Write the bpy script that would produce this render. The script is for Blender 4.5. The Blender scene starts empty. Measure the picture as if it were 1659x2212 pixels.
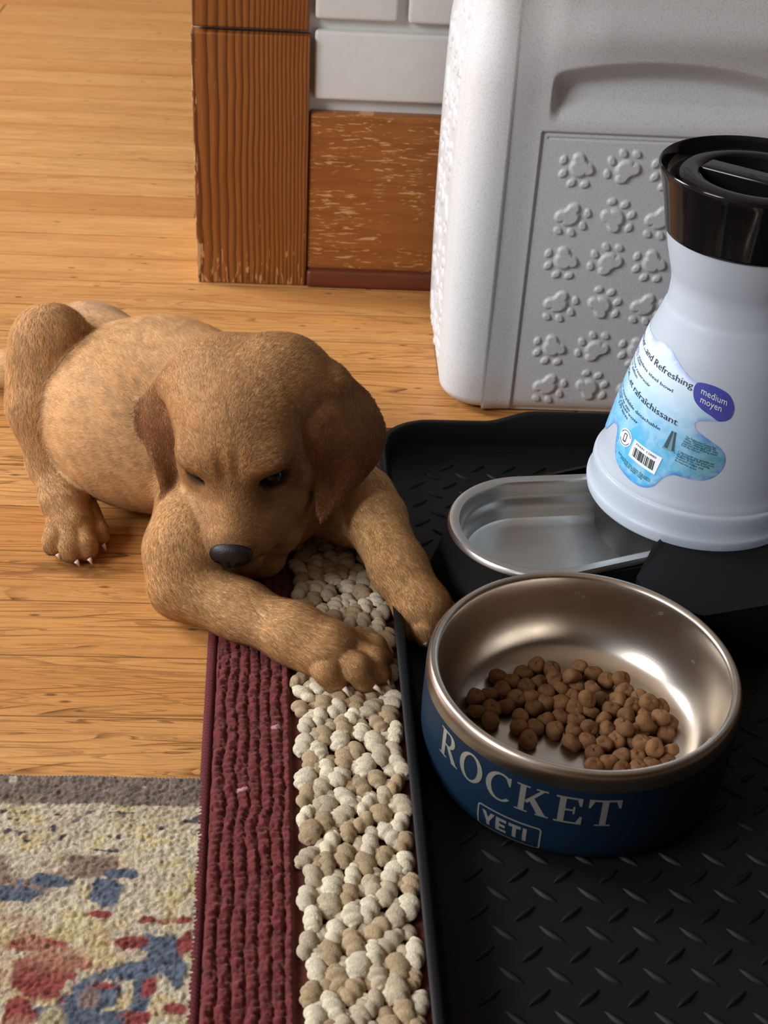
import bpy, bmesh, math, random
import numpy as np
from math import sin, cos, pi, radians, sqrt, atan2
from mathutils import Matrix, Vector

random.seed(7)
rng = np.random.default_rng(7)
scene = bpy.context.scene
COL = scene.collection

# ------------------------------------------------------------------ camera
FPX, PIT, ROL, YAW, CAMH = 2947.6, .594, -.0612, .0611, .56385
CX, CY = 829.5, 1106.0
_fw = np.array([sin(YAW)*cos(PIT), cos(YAW)*cos(PIT), -sin(PIT)])
_r = np.array([cos(YAW), -sin(YAW), 0.0]); _d = np.cross(_fw, _r)
RC = np.array([cos(ROL)*_r+sin(ROL)*_d, -sin(ROL)*_r+cos(ROL)*_d, _fw])
CAMP = np.array([0, 0, CAMH])
def at(u, v, z=0.0):
    """point of the place at height z that the photograph shows at (u, v)"""
    d = RC.T @ np.array([(u-CX)/FPX, (v-CY)/FPX, 1.0])
    return CAMP + (z-CAMP[2])/d[2]*d
cam = bpy.data.cameras.new('camera'); camo = bpy.data.objects.new('camera', cam); COL.objects.link(camo)
mw = Matrix.Identity(4)
for i in range(3):
    mw[i][0] = RC[0][i]; mw[i][1] = -RC[1][i]; mw[i][2] = -RC[2][i]; mw[i][3] = CAMP[i]
camo.matrix_world = mw
cam.sensor_fit = 'VERTICAL'; cam.sensor_height = 36.0; cam.lens = FPX/2212*36
cam.clip_start = .02; cam.clip_end = 50
cam.dof.use_dof = True; cam.dof.focus_distance = .88; cam.dof.aperture_fstop = 17
scene.camera = camo

# ------------------------------------------------------------------ light
scene.view_settings.view_transform = 'Standard'; scene.view_settings.look = 'None'
scene.view_settings.gamma = 1.0; scene.view_settings.use_curve_mapping = False
scene.view_settings.exposure = 0.0
wd = bpy.data.worlds.new('world'); scene.world = wd; wd.use_nodes = True
wd.node_tree.nodes['Background'].inputs[0].default_value = (.80, .88, 1.0, 1)
wd.node_tree.nodes['Background'].inputs[1].default_value = .30
def area(name, loc, target, sx, sy, power, color):
    l = bpy.data.lights.new(name, 'AREA'); l.shape = 'RECTANGLE'; l.size = sx; l.size_y = sy
    l.energy = power; l.color = color
    o = bpy.data.objects.new(name, l); COL.objects.link(o); o.location = loc
    o.rotation_euler = (Vector(target)-Vector(loc)).to_track_quat('-Z', 'Y').to_euler()
    return o
area('window_daylight', (-2.5, 1.95, 1.40), (0, .9, 0), .9, 1.1, 90, (.95, .97, 1.0))
area('front_left_fill', (-2.1, -.25, 1.50), (0, .9, .05), 1.0, 1.0, 62, (.93, .96, 1.0))  # soft fill added at the front left to brighten wall and jug front

# ------------------------------------------------------------------ node helper
class NT:
    def __init__(self, name, rough=.5, spec=.5, metal=0.0):
        self.m = bpy.data.materials.new(name); self.m.use_nodes = True
        self.t = self.m.node_tree; self.n = self.t.nodes; self.l = self.t.links
        self.b = self.n['Principled BSDF']
        self.set('Roughness', rough); self.set('Specular IOR Level', spec); self.set('Metallic', metal)
    def _in(self, sock, v):
        if isinstance(v, bpy.types.NodeSocket): self.l.new(v, sock)
        elif isinstance(v, (tuple, list)):
            sock.default_value = tuple(v)+((1,) if len(sock.default_value) == 4 and len(v) == 3 else ())
        else: sock.default_value = v
    def set(self, k, v): self._in(self.b.inputs[k], v); return self
    def node(self, typ, ins=None, **kw):
        n = self.n.new(typ)
        for k, v in kw.items(): setattr(n, k, v)
        for k, v in (ins or {}).items(): self._in(n.inputs[k], v)
        return n
    def pos(self): return self.node('ShaderNodeNewGeometry').outputs['Position']
    def xyz(self, v=None):
        n = self.node('ShaderNodeSeparateXYZ', {0: v if v is not None else self.pos()}); return n.outputs
    def comb(self, x, y, z): return self.node('ShaderNodeCombineXYZ', {0: x, 1: y, 2: z}).outputs[0]
    def math(self, op, a, b=0.0, c=0.0, clamp=False):
        n = self.node('ShaderNodeMath', {0: a, 1: b, 2: c}, operation=op); n.use_clamp = clamp; return n.outputs[0]
    def vmul(self, v, s): return self.node('ShaderNodeVectorMath', {0: v, 1: s}, operation='MULTIPLY').outputs[0]
    def vadd(self, v, s): return self.node('ShaderNodeVectorMath', {0: v, 1: s}, operation='ADD').outputs[0]
    def noise(self, vec, scale=5, detail=4, rough=.5, dist=0.0, out='Fac'):
        return self.node('ShaderNodeTexNoise', {'Vector': vec, 'Scale': scale, 'Detail': detail, 'Roughness': rough, 'Distortion': dist}).outputs[out]
    def voro(self, vec, scale=5, out='Distance', feature='F1'):
        return self.node('ShaderNodeTexVoronoi', {'Vector': vec, 'Scale': scale}, feature=feature).outputs[out]
    def ramp(self, fac, pts, interp='LINEAR'):
        n = self.node('ShaderNodeValToRGB', {0: fac}); cr = n.color_ramp; cr.interpolation = interp
        while len(cr.elements) < len(pts): cr.elements.new(.5)
        for e, (p_, c) in zip(cr.elements, pts):
            e.position = p_; e.color = (tuple(c)+(1,))[:4] if isinstance(c, (tuple, list)) else (c, c, c, 1)
        return n.outputs[0]
    def mix(self, f, a, b, mode='MIX'):
        n = self.node('ShaderNodeMix', data_type='RGBA', blend_type=mode)
        self._in(n.inputs[0], f); self._in(n.inputs[6], a); self._in(n.inputs[7], b); return n.outputs[2]
    def step(self, x, lo, hi):
        n = self.node('ShaderNodeMapRange', {'Value': x, 'From Min': lo, 'From Max': hi}); return n.outputs[0]
    def bump(self, h, strength=.5, dist=.001):
        self.set('Normal', self.node('ShaderNodeBump', {'Height': h, 'Strength': strength, 'Distance': dist}).outputs[0]); return self
def S(r, g, b):
    f = lambda c: (c/255/12.92) if c/255 <= .04045 else ((c/255+.055)/1.055)**2.4
    return (f(r), f(g), f(b))
def simple(name, col, rough=.5, spec=.5, metal=0.0):
    t = NT(name, rough, spec, metal); t.set('Base Color', col); return t

# ------------------------------------------------------------------ object helpers
def mesh(name, V, F, mat, parent=None, smooth=True):
    me = bpy.data.meshes.new(name); me.from_pydata([tuple(map(float, v)) for v in V], [], [tuple(f) for f in F]); me.update()
    return finish(name, me, mat, parent, smooth)
def mesh_np(name, V, F, mat, parent=None, smooth=True):
    """V (n,3), F (m,k) arrays"""
    me = bpy.data.meshes.new(name); n, k = F.shape
    me.vertices.add(len(V)); me.vertices.foreach_set('co', np.asarray(V, np.float32).ravel())
    me.loops.add(n*k); me.loops.foreach_set('vertex_index', F.astype(np.int32).ravel())
    me.polygons.add(n); me.polygons.foreach_set('loop_start', (np.arange(n)*k).astype(np.int32)); me.polygons.foreach_set('loop_total', np.full(n, k, np.int32))
    me.update(calc_edges=True); me.validate()
    return finish(name, me, mat, parent, smooth)
def finish(name, me, mat, parent=None, smooth=True):
    o = bpy.data.objects.new(name, me); COL.objects.link(o)
    if isinstance(mat, (list, tuple)):
        for m in mat: me.materials.append(m)
    elif mat: me.materials.append(mat)
    me.polygons.foreach_set('use_smooth', [smooth]*len(me.polygons))
    if parent: o.parent = parent
    return o
def tag(o, label=None, cat=None, group=None, kind=None):
    for k, v in (('label', label), ('category', cat), ('group', group), ('kind', kind)):
        if v: o[k] = v
    return o
def empty(name, loc=(0, 0, 0)):
    o = bpy.data.objects.new(name, None); COL.objects.link(o); o.location = loc; o.empty_display_size = .02; return o
def adopt(root, parts):
    """parts were built in world coordinates: keep them there under their thing"""
    for q in parts:
        q.parent = root; q.matrix_parent_inverse = Matrix.Translation(-root.location)
def color_attr(o, C, name='col'):
    a = o.data.color_attributes.new(name, 'FLOAT_COLOR', 'POINT')
    a.data.foreach_set('color', np.c_[C, np.ones(len(C))].astype(np.float32).ravel())
def loft(rings, close=True, cap0=False, cap1=False):
    V = [p for r in rings for p in r]; n = len(rings[0]); F = []
    for i in range(len(rings)-1):
        for j in range(n if close else n-1):
            a = i*n+j; b = i*n+(j+1) % n; F.append((a, b, b+n, a+n))
    if cap0: F.append(tuple(range(n))[::-1])
    if cap1: F.append(tuple((len(rings)-1)*n+k for k in range(n)))
    return V, F
def lathe(prof, c, n=96):
    return loft([[(c[0]+r*cos(2*pi*k/n), c[1]+r*sin(2*pi*k/n), z) for k in range(n)] for r, z in prof])
def grid_faces(nx, ny):
    i, j = np.meshgrid(np.arange(nx-1), np.arange(ny-1), indexing='ij')
    a = (i*ny+j).ravel(); return np.stack([a, a+ny, a+ny+1, a+1], -1)
def box_bm(bm, x0, x1, y0, y1, z0, z1, bev=0.0, seg=2):
    r = bmesh.ops.create_cube(bm, size=1.0)
    for v in r['verts']: v.co = Vector(((x0+x1)/2+v.co.x*(x1-x0), (y0+y1)/2+v.co.y*(y1-y0), (z0+z1)/2+v.co.z*(z1-z0)))
    if bev:
        es = list({e for v in r['verts'] for e in v.link_edges})
        bmesh.ops.bevel(bm, geom=es, offset=bev, segments=seg, profile=.6, affect='EDGES')
def bm_obj(name, bm, mat, parent=None, smooth=True):
    me = bpy.data.meshes.new(name); bm.to_mesh(me); bm.free(); return finish(name, me, mat, parent, smooth)
def tube(pts, rad, n=8, caps=True):
    pts = [Vector(p) for p in pts]; rings = []
    rr = rad if isinstance(rad, (list, tuple)) else [rad]*len(pts)
    for i, p in enumerate(pts):
        t = (pts[min(i+1, len(pts)-1)]-pts[max(i-1, 0)]).normalized()
        a = t.cross(Vector((0, 0, 1)));
        if a.length < 1e-3: a = t.cross(Vector((1, 0, 0)))
        a.normalize(); b = t.cross(a)
        rings.append([tuple(p+rr[i]*(a*cos(2*pi*k/n)+b*sin(2*pi*k/n))) for k in range(n)])
    return loft(rings, True, caps, caps)
def merge(parts):
    V, F = [], []
    for v, f in parts:
        o = len(V); V += list(v); F += [tuple(i+o for i in q) for q in f]
    return V, F
def vnoise(X, Y, seed=0, per=256):
    """smooth value noise on arrays, -1..1"""
    g = np.random.default_rng(seed).uniform(-1, 1, (per, per))
    xi = np.floor(X).astype(int); yi = np.floor(Y).astype(int); fx = X-xi; fy = Y-yi
    fx = fx*fx*(3-2*fx); fy = fy*fy*(3-2*fy)
    h = lambda a, b: g[a % per, b % per]
    return (h(xi, yi)*(1-fx)+h(xi+1, yi)*fx)*(1-fy)+(h(xi, yi+1)*(1-fx)+h(xi+1, yi+1)*fx)*fy
def sstep(x, a, b):
    t = np.clip((x-a)/(b-a), 0, 1); return t*t*(3-2*t)

# ------------------------------------------------------------------ setting: floor
BW = .0553; BY0 = .8838
def wood_floor():
    t = NT('oak_floor', .38, .35)
    X, Y, Z = t.xyz()
    q = t.math('DIVIDE', t.math('SUBTRACT', Y, BY0), BW)
    idx = t.math('FLOOR', q); fr = t.math('FRACT', q)
    wn = t.node('ShaderNodeTexWhiteNoise', {'W': idx}, noise_dimensions='1D')
    rnd = wn.outputs['Value']
    xs = t.math('ADD', X, t.math('MULTIPLY', rnd, 7.3))
    # board ends along each strip
    e = t.math('FRACT', t.math('DIVIDE', t.math('ADD', xs, 1.0), 2.3))
    pidx = t.math('ADD', t.math('MULTIPLY', idx, 13.1), t.math('FLOOR', t.math('DIVIDE', t.math('ADD', xs, 1.0), 2.3)))
    wn2 = t.node('ShaderNodeTexWhiteNoise', {'W': pidx}, noise_dimensions='1D'); r2 = wn2.outputs['Value']
    off = t.math('MULTIPLY', r2, 31.0)
    v1 = t.comb(t.math('MULTIPLY', X, 2.2), t.math('ADD', t.math('MULTIPLY', Y, 26.0), off), off)
    warp = t.noise(v1, 1.6, 4, .55, .4)
    # figure: long grain lines
    v2 = t.comb(t.math('ADD', t.math('MULTIPLY', X, 2.4), off), t.math('ADD', t.math('MULTIPLY', Y, 330.0), t.math('MULTIPLY', warp, 26.0)), off)
    g1 = t.noise(v2, 1.0, 3, .6, .2)
    v3 = t.comb(t.math('ADD', t.math('MULTIPLY', X, 14.0), off), t.math('ADD', t.math('MULTIPLY', Y, 900.0), t.math('MULTIPLY', warp, 40.0)), off)
    g2 = t.noise(v3, 1.0, 4, .65)
    v4 = t.comb(t.math('MULTIPLY', X, 1.3), t.math('MULTIPLY', Y, 14.0), off)
    broad = t.noise(v4, 1.5, 3, .5)
    base = t.mix(t.step(r2, 0, 1), S(204, 144, 80), S(222, 170, 106))
    base = t.mix(t.math('MULTIPLY', t.step(broad, .35, .7), .55), base, S(176, 108, 48))
    base = t.mix(t.math('MULTIPLY', t.step(g2, .42, .72), .5), base, S(146, 88, 38))
    lw = t.math('FRACT', t.math('ADD', t.math('MULTIPLY', Y, 118.0), t.math('ADD', off, t.math('MULTIPLY', t.noise(t.comb(t.math('MULTIPLY', X, 2.6), t.math('MULTIPLY', Y, 20.0), off), 1.0, 2, .5), 13.0))))
    lb = t.noise(t.comb(t.math('ADD', t.math('MULTIPLY', X, 7.0), off), t.math('MULTIPLY', Y, 120.0), 4.0), 1.0, 3, .6)
    line = t.math('MULTIPLY', t.math('MULTIPLY', t.step(lw, .72, .97), t.step(lw, 1.0, .97)), t.step(lb, .36, .58))
    streak = t.math('MULTIPLY', t.math('POWER', t.step(g1, .49, .63), 1.3), t.math('ADD', .42, t.math('MULTIPLY', t.step(r2, .15, .75), .5)))
    streak = t.math('MAXIMUM', t.math('MULTIPLY', streak, .8), t.math('MULTIPLY', line, .85))
    # the strips beyond the doorway are smoother, with calmer figure
    calm = t.step(Y, 1.25, 1.02)
    streak = t.math('MULTIPLY', streak, t.math('ADD', .28, t.math('MULTIPLY', calm, .72)))
    base = t.mix(streak, base, S(78, 42, 14))
    # tiny dark flecks
    fl = t.voro(t.comb(t.math('MULTIPLY', X, 22.0), t.math('MULTIPLY', Y, 70.0), idx), 1.0)
    base = t.mix(t.math('MULTIPLY', t.step(fl, .11, .05), .7), base, S(60, 34, 14))
    seam = t.math('MINIMUM', fr, t.math('SUBTRACT', 1.0, fr))
    sm = t.step(seam, .014, .003)
    es = t.step(t.math('MINIMUM', e, t.math('SUBTRACT', 1.0, e)), .0012, .0003)
    sm = t.math('MAXIMUM', sm, es)
    base = t.mix(t.math('MULTIPLY', sm, .7), base, S(58, 32, 12))
    t.set('Base Color', base)
    h = t.math('SUBTRACT', t.math('MULTIPLY', g1, -.4), t.math('MULTIPLY', sm, .8))
    t.bump(h, .35, .0012)
    t.set('Roughness', t.math('ADD', .34, t.math('MULTIPLY', g2, .2)))
    return t.m
bm = bmesh.new(); box_bm(bm, -3, 2.2, -1.6, 4.2, -.05, 0)
tag(bm_obj('floor', bm, wood_floor(), smooth=False), kind='structure')

# ------------------------------------------------------------------ setting: walls
WY = 1.225
def paint():
    t = NT('painted_brick', .5, .35)
    P_ = t.pos()
    n = t.noise(P_, 60, 5, .6); n2 = t.noise(P_, 420, 3, .6)
    t.set('Base Color', t.mix(n, S(212, 212, 209), S(200, 199, 195)))
    return t.bump(t.math('ADD', n2, t.math('MULTIPLY', n, 1.5)), .25, .0008).m
M_paint = paint()
M_plaster = simple('plaster', S(186, 176, 160), .8, .2).m
M_dim = simple('kitchen_cabinet', S(64, 54, 46), .6, .3).m
def brick_wall():
    parts = bmesh.new()
    box_bm(parts, -.118, 2.2, WY+.012, WY+.16, 0, 2.5)
    zr = .1795; hh = .061; row = 0; jn = .0095
    z = zr
    while z < .62:
        L = .198
        xs = -.0118 if row % 2 == 0 else -.0105-.127
        first = True; x = xs
        while x < .9:
            x1 = x+L
            a = max(x, -.0112)
            if x1 > a+.01:
                jit = rng.uniform(-.001, .001, 3)
                box_bm(parts, a+jit[0]*.5, x1+jit[1], WY+.002+abs(jit[2])*.8, WY+.03, z+jit[2]*.6, z+hh, .0035, 3)
            x = x1+.0095
        z += hh+jn; row += 1
    # lumpy mortar fillet under and beside the bricks
    return parts
o = bm_obj('wall_back', brick_wall(), M_paint); tag(o, kind='structure')
for pl in o.data.polygons: pl.use_smooth = True
o.data.set_sharp_from_angle(angle=radians(50))
def wallbox(name, *a, mat=M_plaster):
    bm = bmesh.new(); box_bm(bm, *a); tag(bm_obj(name, bm, mat, smooth=False), kind='structure')
wallbox('wall_right', 2.2, 2.3, -1.6, 4.2, 0, 2.5, mat=M_dim)
wallbox('wall_front', -1.2, 2.2, -1.7, -1.6, 0, 2.5, mat=M_dim)
wallbox('wall_far', -3, 2.2, 4.2, 4.3, 0, 2.5)
wallbox('ceiling', -3, 2.2, -1.7, 4.3, 2.5, 2.6)

def pine(name, axis, scratch, base=(S(152, 92, 42), S(96, 50, 20))):
    """axis 'z': upright grain, 'x': level grain"""
    t = NT(name, .36, .45)
    X, Y, Z = t.xyz()
    a, b = (X, Z) if axis == 'z' else (Z, X)
    warp = t.noise(t.comb(t.math('MULTIPLY', a, 12.0), t.math('MULTIPLY', b, 5.0), 3.3), 1.0, 3, .5)
    # wide cathedral figure at the left, tight straight grain to the right
    f = t.math('ADD', t.math('MULTIPLY', a, 150.0), t.math('MULTIPLY', t.math('POWER', t.math('ABSOLUTE', t.math('ADD', a, .125)), 2.0), 3600.0)) if axis == 'z' else t.math('MULTIPLY', a, 240.0)
    f = t.math('ADD', f, t.math('MULTIPLY', warp, 9.0 if axis == 'z' else 12.0))
    w = t.math('FRACT', t.math('MULTIPLY', f, .33 if axis == 'z' else .25))
    ring = t.math('MULTIPLY', t.step(w, .30, .85), t.step(w, 1.0, .93))
    fib = t.noise(t.comb(t.math('MULTIPLY', a, 900.0), t.math('MULTIPLY', b, 30.0), 1.0), 1.0, 3, .6)
    col = t.mix(ring if axis == 'z' else t.math('MULTIPLY', ring, .22), base[0], base[1])
    col = t.mix(t.math('MULTIPLY', t.step(fib, .4, .8), .4), col, S(88, 46, 22))
    big = t.noise(t.comb(t.math('MULTIPLY', a, 20.0), t.math('MULTIPLY', b, 8.0), 7.0), 1.0, 3, .5)
    col = t.mix(t.math('MULTIPLY', t.step(big, .5, .75), .45), col, S(116, 60, 26))
    # worn and chipped varnish
    sc = t.noise(t.comb(t.math('MULTIPLY', a, 330.0 if axis == 'z' else 420.0), t.math('MULTIPLY', b, 45.0 if axis == 'z' else 62.0), 5.0), 1.0, 4, .62, .6)
    if axis == 'z':
        low = t.step(Z, .075, .0); edge = t.step(X, -.108, -.119)
        th = t.math('SUBTRACT', t.math('SUBTRACT', .715, t.math('MULTIPLY', low, .16)), t.math('MULTIPLY', edge, .16))
    else:
        m = t.noise(t.comb(t.math('MULTIPLY', X, 22.0), t.math('MULTIPLY', Z, 26.0), 2.0), 1.0, 2, .5)
        th = t.math('SUBTRACT', .775, t.math('MULTIPLY', t.step(m, .22, .5), .215*scratch))
    mk = t.step(t.math('SUBTRACT', sc, th), 0.0, .05)
    col = t.mix(t.math('MULTIPLY', mk, .8), col, S(204, 160, 108))
    t.set('Base Color', col); t.bump(t.math('ADD', t.math('MULTIPLY', ring, -.25 if axis == 'z' else -.04), t.math('MULTIPLY', mk, -1.0)), .18, .0005)
    return t.m
M_pz = pine('pine_upright', 'z', 0); M_px = pine('pine_level', 'x', 1)
M_shoe = pine('pine_dark', 'x', .25, (S(104, 52, 34), S(70, 32, 20)))
def beveled(name, x0, x1, y0, y1, z0, z1, bev, mat):
    bm = bmesh.new(); box_bm(bm, x0, x1, y0, y1, z0, z1, bev, 3)
    o = bm_obj(name, bm, mat); o.data.set_sharp_from_angle(angle=radians(60)); return tag(o, kind='structure')
beveled('trim_1', -.1195, -.0150, WY-.004, WY+.165, 0, .2365, .0022, M_pz)       # plinth block of the doorway
beveled('trim_2', -.1185, -.0160, WY+.002, WY+.16, .2395, 2.1, .0025, M_pz)      # casing above the plinth
beveled('baseboard_back', -.0142, 2.2, WY-.001, WY+.013, .0165, .1685, .003, M_px)
bm = bmesh.new(); box_bm(bm, -.0142, 2.2, WY-.008, WY+.01, 0, .0175, .004, 3)
tag(bm_obj('trim_3', bm, M_shoe), kind='structure')

# ------------------------------------------------------------------ braided entry rug (maroon border, beige loops)
rug = empty('loop_rug', (.12, .62, 0)); tag(rug, 'thick loop-pile rug, beige centre with maroon border, under the puppy and tray', 'rug')
RA = radians(2.4)                       # the rug lies slightly askew
def rugxy(s, t):                        # s across from the left edge, t from the far edge towards the viewer
    return -.0770+s*cos(RA)+(t-.0)*sin(RA)+0.0, .9475+s*sin(RA)-t*cos(RA)
# left edge x at y=.697 must be -.066
def rug_pts(s, t):
    x, y = rugxy(s, t); return np.stack([x, y], -1)
def yarn_mat(name, c1, c2, rough=.9):
    t = NT(name, rough, .15); P_ = t.pos()
    a = t.node('ShaderNodeAttribute', attribute_name='col').outputs['Color']
    n = t.noise(P_, 480, 4, .7, 1.5); n2 = t.noise(P_, 130, 2, .5)
    c = t.mix(n2, a, t.mix(1.0, a, c2, 'MULTIPLY'))
    t.set('Base Color', c)
    t.bump(n, .9, .0012)
    try: t.set('Sheen Weight', .15)
    except Exception: pass
    return t.m
M_maroon = yarn_mat('maroon_yarn', None, (.62, .6, .62)); M_beige = yarn_mat('beige_yarn', None, (.84, .80, .74))
RT = .0055   # pile base height
# backing
V = [(*rugxy(s, t_), z) for z in (.0005, .0032) for s, t_ in ((.003, .003), (.36, .003), (.36, .75), (.003, .75))]
back = mesh('backing', V, [(3, 2, 1, 0), (4, 5, 6, 7), (0, 1, 5, 4), (1, 2, 6, 5), (2, 3, 7, 6), (3, 0, 4, 7)], simple('rug_backing', S(96, 52, 48), .95, .1).m, smooth=False)
# maroon border: height field of chained loops
def border_field(s0, s1, t0, t1, along):
    st = .00075
    s = np.arange(s0, s1, st); t_ = np.arange(t0, t1, st); Sg, Tg = np.meshgrid(s, t_, indexing='ij')
    A, B = (Sg, Tg) if along else (Tg, Sg)           # A across the rows, B along them
    wob = .0018*vnoise(B*60, A*30, 3)+.0006*vnoise(B*210, A*120, 9)
    r = (A+wob)/.0066; ri = np.floor(r); f = r-ri
    prof = np.sqrt(np.clip(1-(2*f-1)**2, 0, 1))
    ph = np.random.default_rng(5).uniform(0, 1, 400)[(ri.astype(int)) % 400]
    sp = .0046; l = (B+.0011*vnoise(B*90, ri*7.3, 4))/sp+ph*5+.25*(2*f-1)**2; lf = l-np.floor(l)
    loop = np.sqrt(np.clip(1-(2*lf-1)**2, 0, 1))
    jump = np.random.default_rng(6).uniform(0, 1, (512, 512))[ri.astype(int) % 512, np.floor(l).astype(int) % 512]
    h = .0012+prof**.7*(.0016+.0015*loop**.6+.0013*jump)+.0007*vnoise(A*700, B*700, 8)+.0008*vnoise(A*260, B*260, 12)
    edge = np.minimum(sstep(Sg, s0, s0+.003), sstep(-Sg, -s1, -s1+.003))
    X, Y = rugxy(Sg, Tg)
    V = np.stack([X, Y, .0028+h*edge], -1).reshape(-1, 3)
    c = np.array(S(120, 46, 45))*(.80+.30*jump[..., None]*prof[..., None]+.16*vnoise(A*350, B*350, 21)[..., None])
    c = np.where((jump > .994)[..., None]*(loop > .8)[..., None], np.array(S(196, 150, 150)), c)
    return V, grid_faces(len(s), len(t_)), np.clip(c, 0, 1).reshape(-1, 3)
V1, F1, C1 = border_field(.0050, .0525, .0, .72, True)
V2, F2, C2 = border_field(.0525, .128, .0050, .0525, False)
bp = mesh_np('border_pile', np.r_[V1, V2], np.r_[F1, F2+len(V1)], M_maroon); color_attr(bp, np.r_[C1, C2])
# whipped edge binding
def binding(ptsf, n, rad):
    Vs, Cs = [], []
    ring = 10
    for i in range(n):
        x, y = ptsf(i/(n-1)); ph = i/(n-1)
        for k in range(ring):
            a = 2*pi*k/ring; tw = .0004*sin(i*1.35+a)
            Vs.append((x+(rad+tw)*cos(a), y, .0034+(rad*.95+tw)*sin(a)))
        Cs += [tuple(np.array(S(116, 40, 46))*(.8+.3*sin(i*1.35)))]*ring
    F = [(i*ring+k, i*ring+(k+1) % ring, (i+1)*ring+(k+1) % ring, (i+1)*ring+k) for i in range(n-1) for k in range(ring)]
    return Vs, F, Cs
Vb, Fb, Cb = binding(lambda u: rugxy(.0030, u*.72), 1300, .0030)
eb = mesh('edge_binding', Vb, Fb, M_maroon); color_attr(eb, np.clip(np.array(Cb), 0, 1))
# beige popcorn loops
def lump(seed, ridges):
    rr = np.random.default_rng(seed); nu, nv = 16, 22
    V = []
    ph = rr.uniform(0, 6); tw = rr.uniform(.5, 1.3)
    for i in range(nv+1):
        th = pi*i/nv; zc = cos(th)
        for j in range(nu):
            a = 2*pi*j/nu
            rad = sin(th)**.7*(.78+.34*abs(sin(ridges*th*1.25+ph+tw*sin(a)+.5*a))**.8+.08*sin(2*a+ph))
            V.append((rad*cos(a), zc*1.0+.12*sin(a+ph), rad*sin(a)*.9))
    F = [(i*nu+j, i*nu+(j+1) % nu, (i+1)*nu+(j+1) % nu, (i+1)*nu+j) for i in range(nv) for j in range(nu)]
    return np.array(V), np.array(F)
protos = [lump(s, r) for s, r in zip(range(8), (2.0, 2.6, 3.1, 2.3, 3.6, 2.8, 2.1, 3.2))]
Vs, Fs, Cs = [], [], []; nv0 = 0
s_cols = np.arange(.0595, .132, .0104)
rr = np.random.default_rng(11)
tt = .062; rowi = 0
t_list = np.arange(.056, .72, .0142)
for rowi, tb in enumerate(t_list):
    for ci, sb in enumerate(s_cols):
        for sub in range(2):
            big = sub == 0
            s = sb+rr.normal(0, .0007)+(0 if big else .0050)+(.0016 if rowi % 2 else -.0012)
            t_ = tb+rr.normal(0, .0009)+(.0070 if ci % 2 else 0)+(0 if big else .0066)
            if s < .0565: s = .0565
            if rugxy(s, t_)[0] > .0443+.0302*(.918-(rugxy(s, t_)[1]))-.0015: continue
            vv, ff = protos[rr.integers(8)]
            sx = (.0054 if big else .0044)*rr.uniform(.85, 1.12); sy = (.0082 if big else .0062)*rr.uniform(.85, 1.15); sz = (.0042 if big else .0034)*rr.uniform(.85, 1.1)
            a = rr.normal(0, .30); w = vv*np.array([sx, sy, sz]); w = np.c_[w[:, 0]*cos(a)-w[:, 1]*sin(a), w[:, 0]*sin(a)+w[:, 1]*cos(a), w[:, 2]]
            x, y = rugxy(s, t_)
            w += np.array([x, y, (.0068 if big else .0054)+rr.normal(0, .0005)])
            w[:, 2] = np.maximum(w[:, 2], .0034)
            Vs.append(w); Fs.append(ff+nv0); nv0 += len(w)
            # cream and oatmeal bands run across the mat
            band = (np.sin((t_*1.0+s*.25)*2*pi/.0255) > .0)
            c = np.array(S(228, 216, 190)) if band else np.array(S(184, 160, 126))
            if rr.random() < .2: c = np.array(S(200, 184, 158))
            Cs.append(np.tile(c*rr.uniform(.88, 1.06), (len(w), 1)))
lp = mesh_np('loop_pile', np.concatenate(Vs), np.concatenate(Fs), M_beige); color_attr(lp, np.clip(np.concatenate(Cs), 0, 1)); tag(lp, 'beige and oatmeal popcorn loops', kind='stuff')
adopt(rug, [back, bp, eb, lp])

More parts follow.
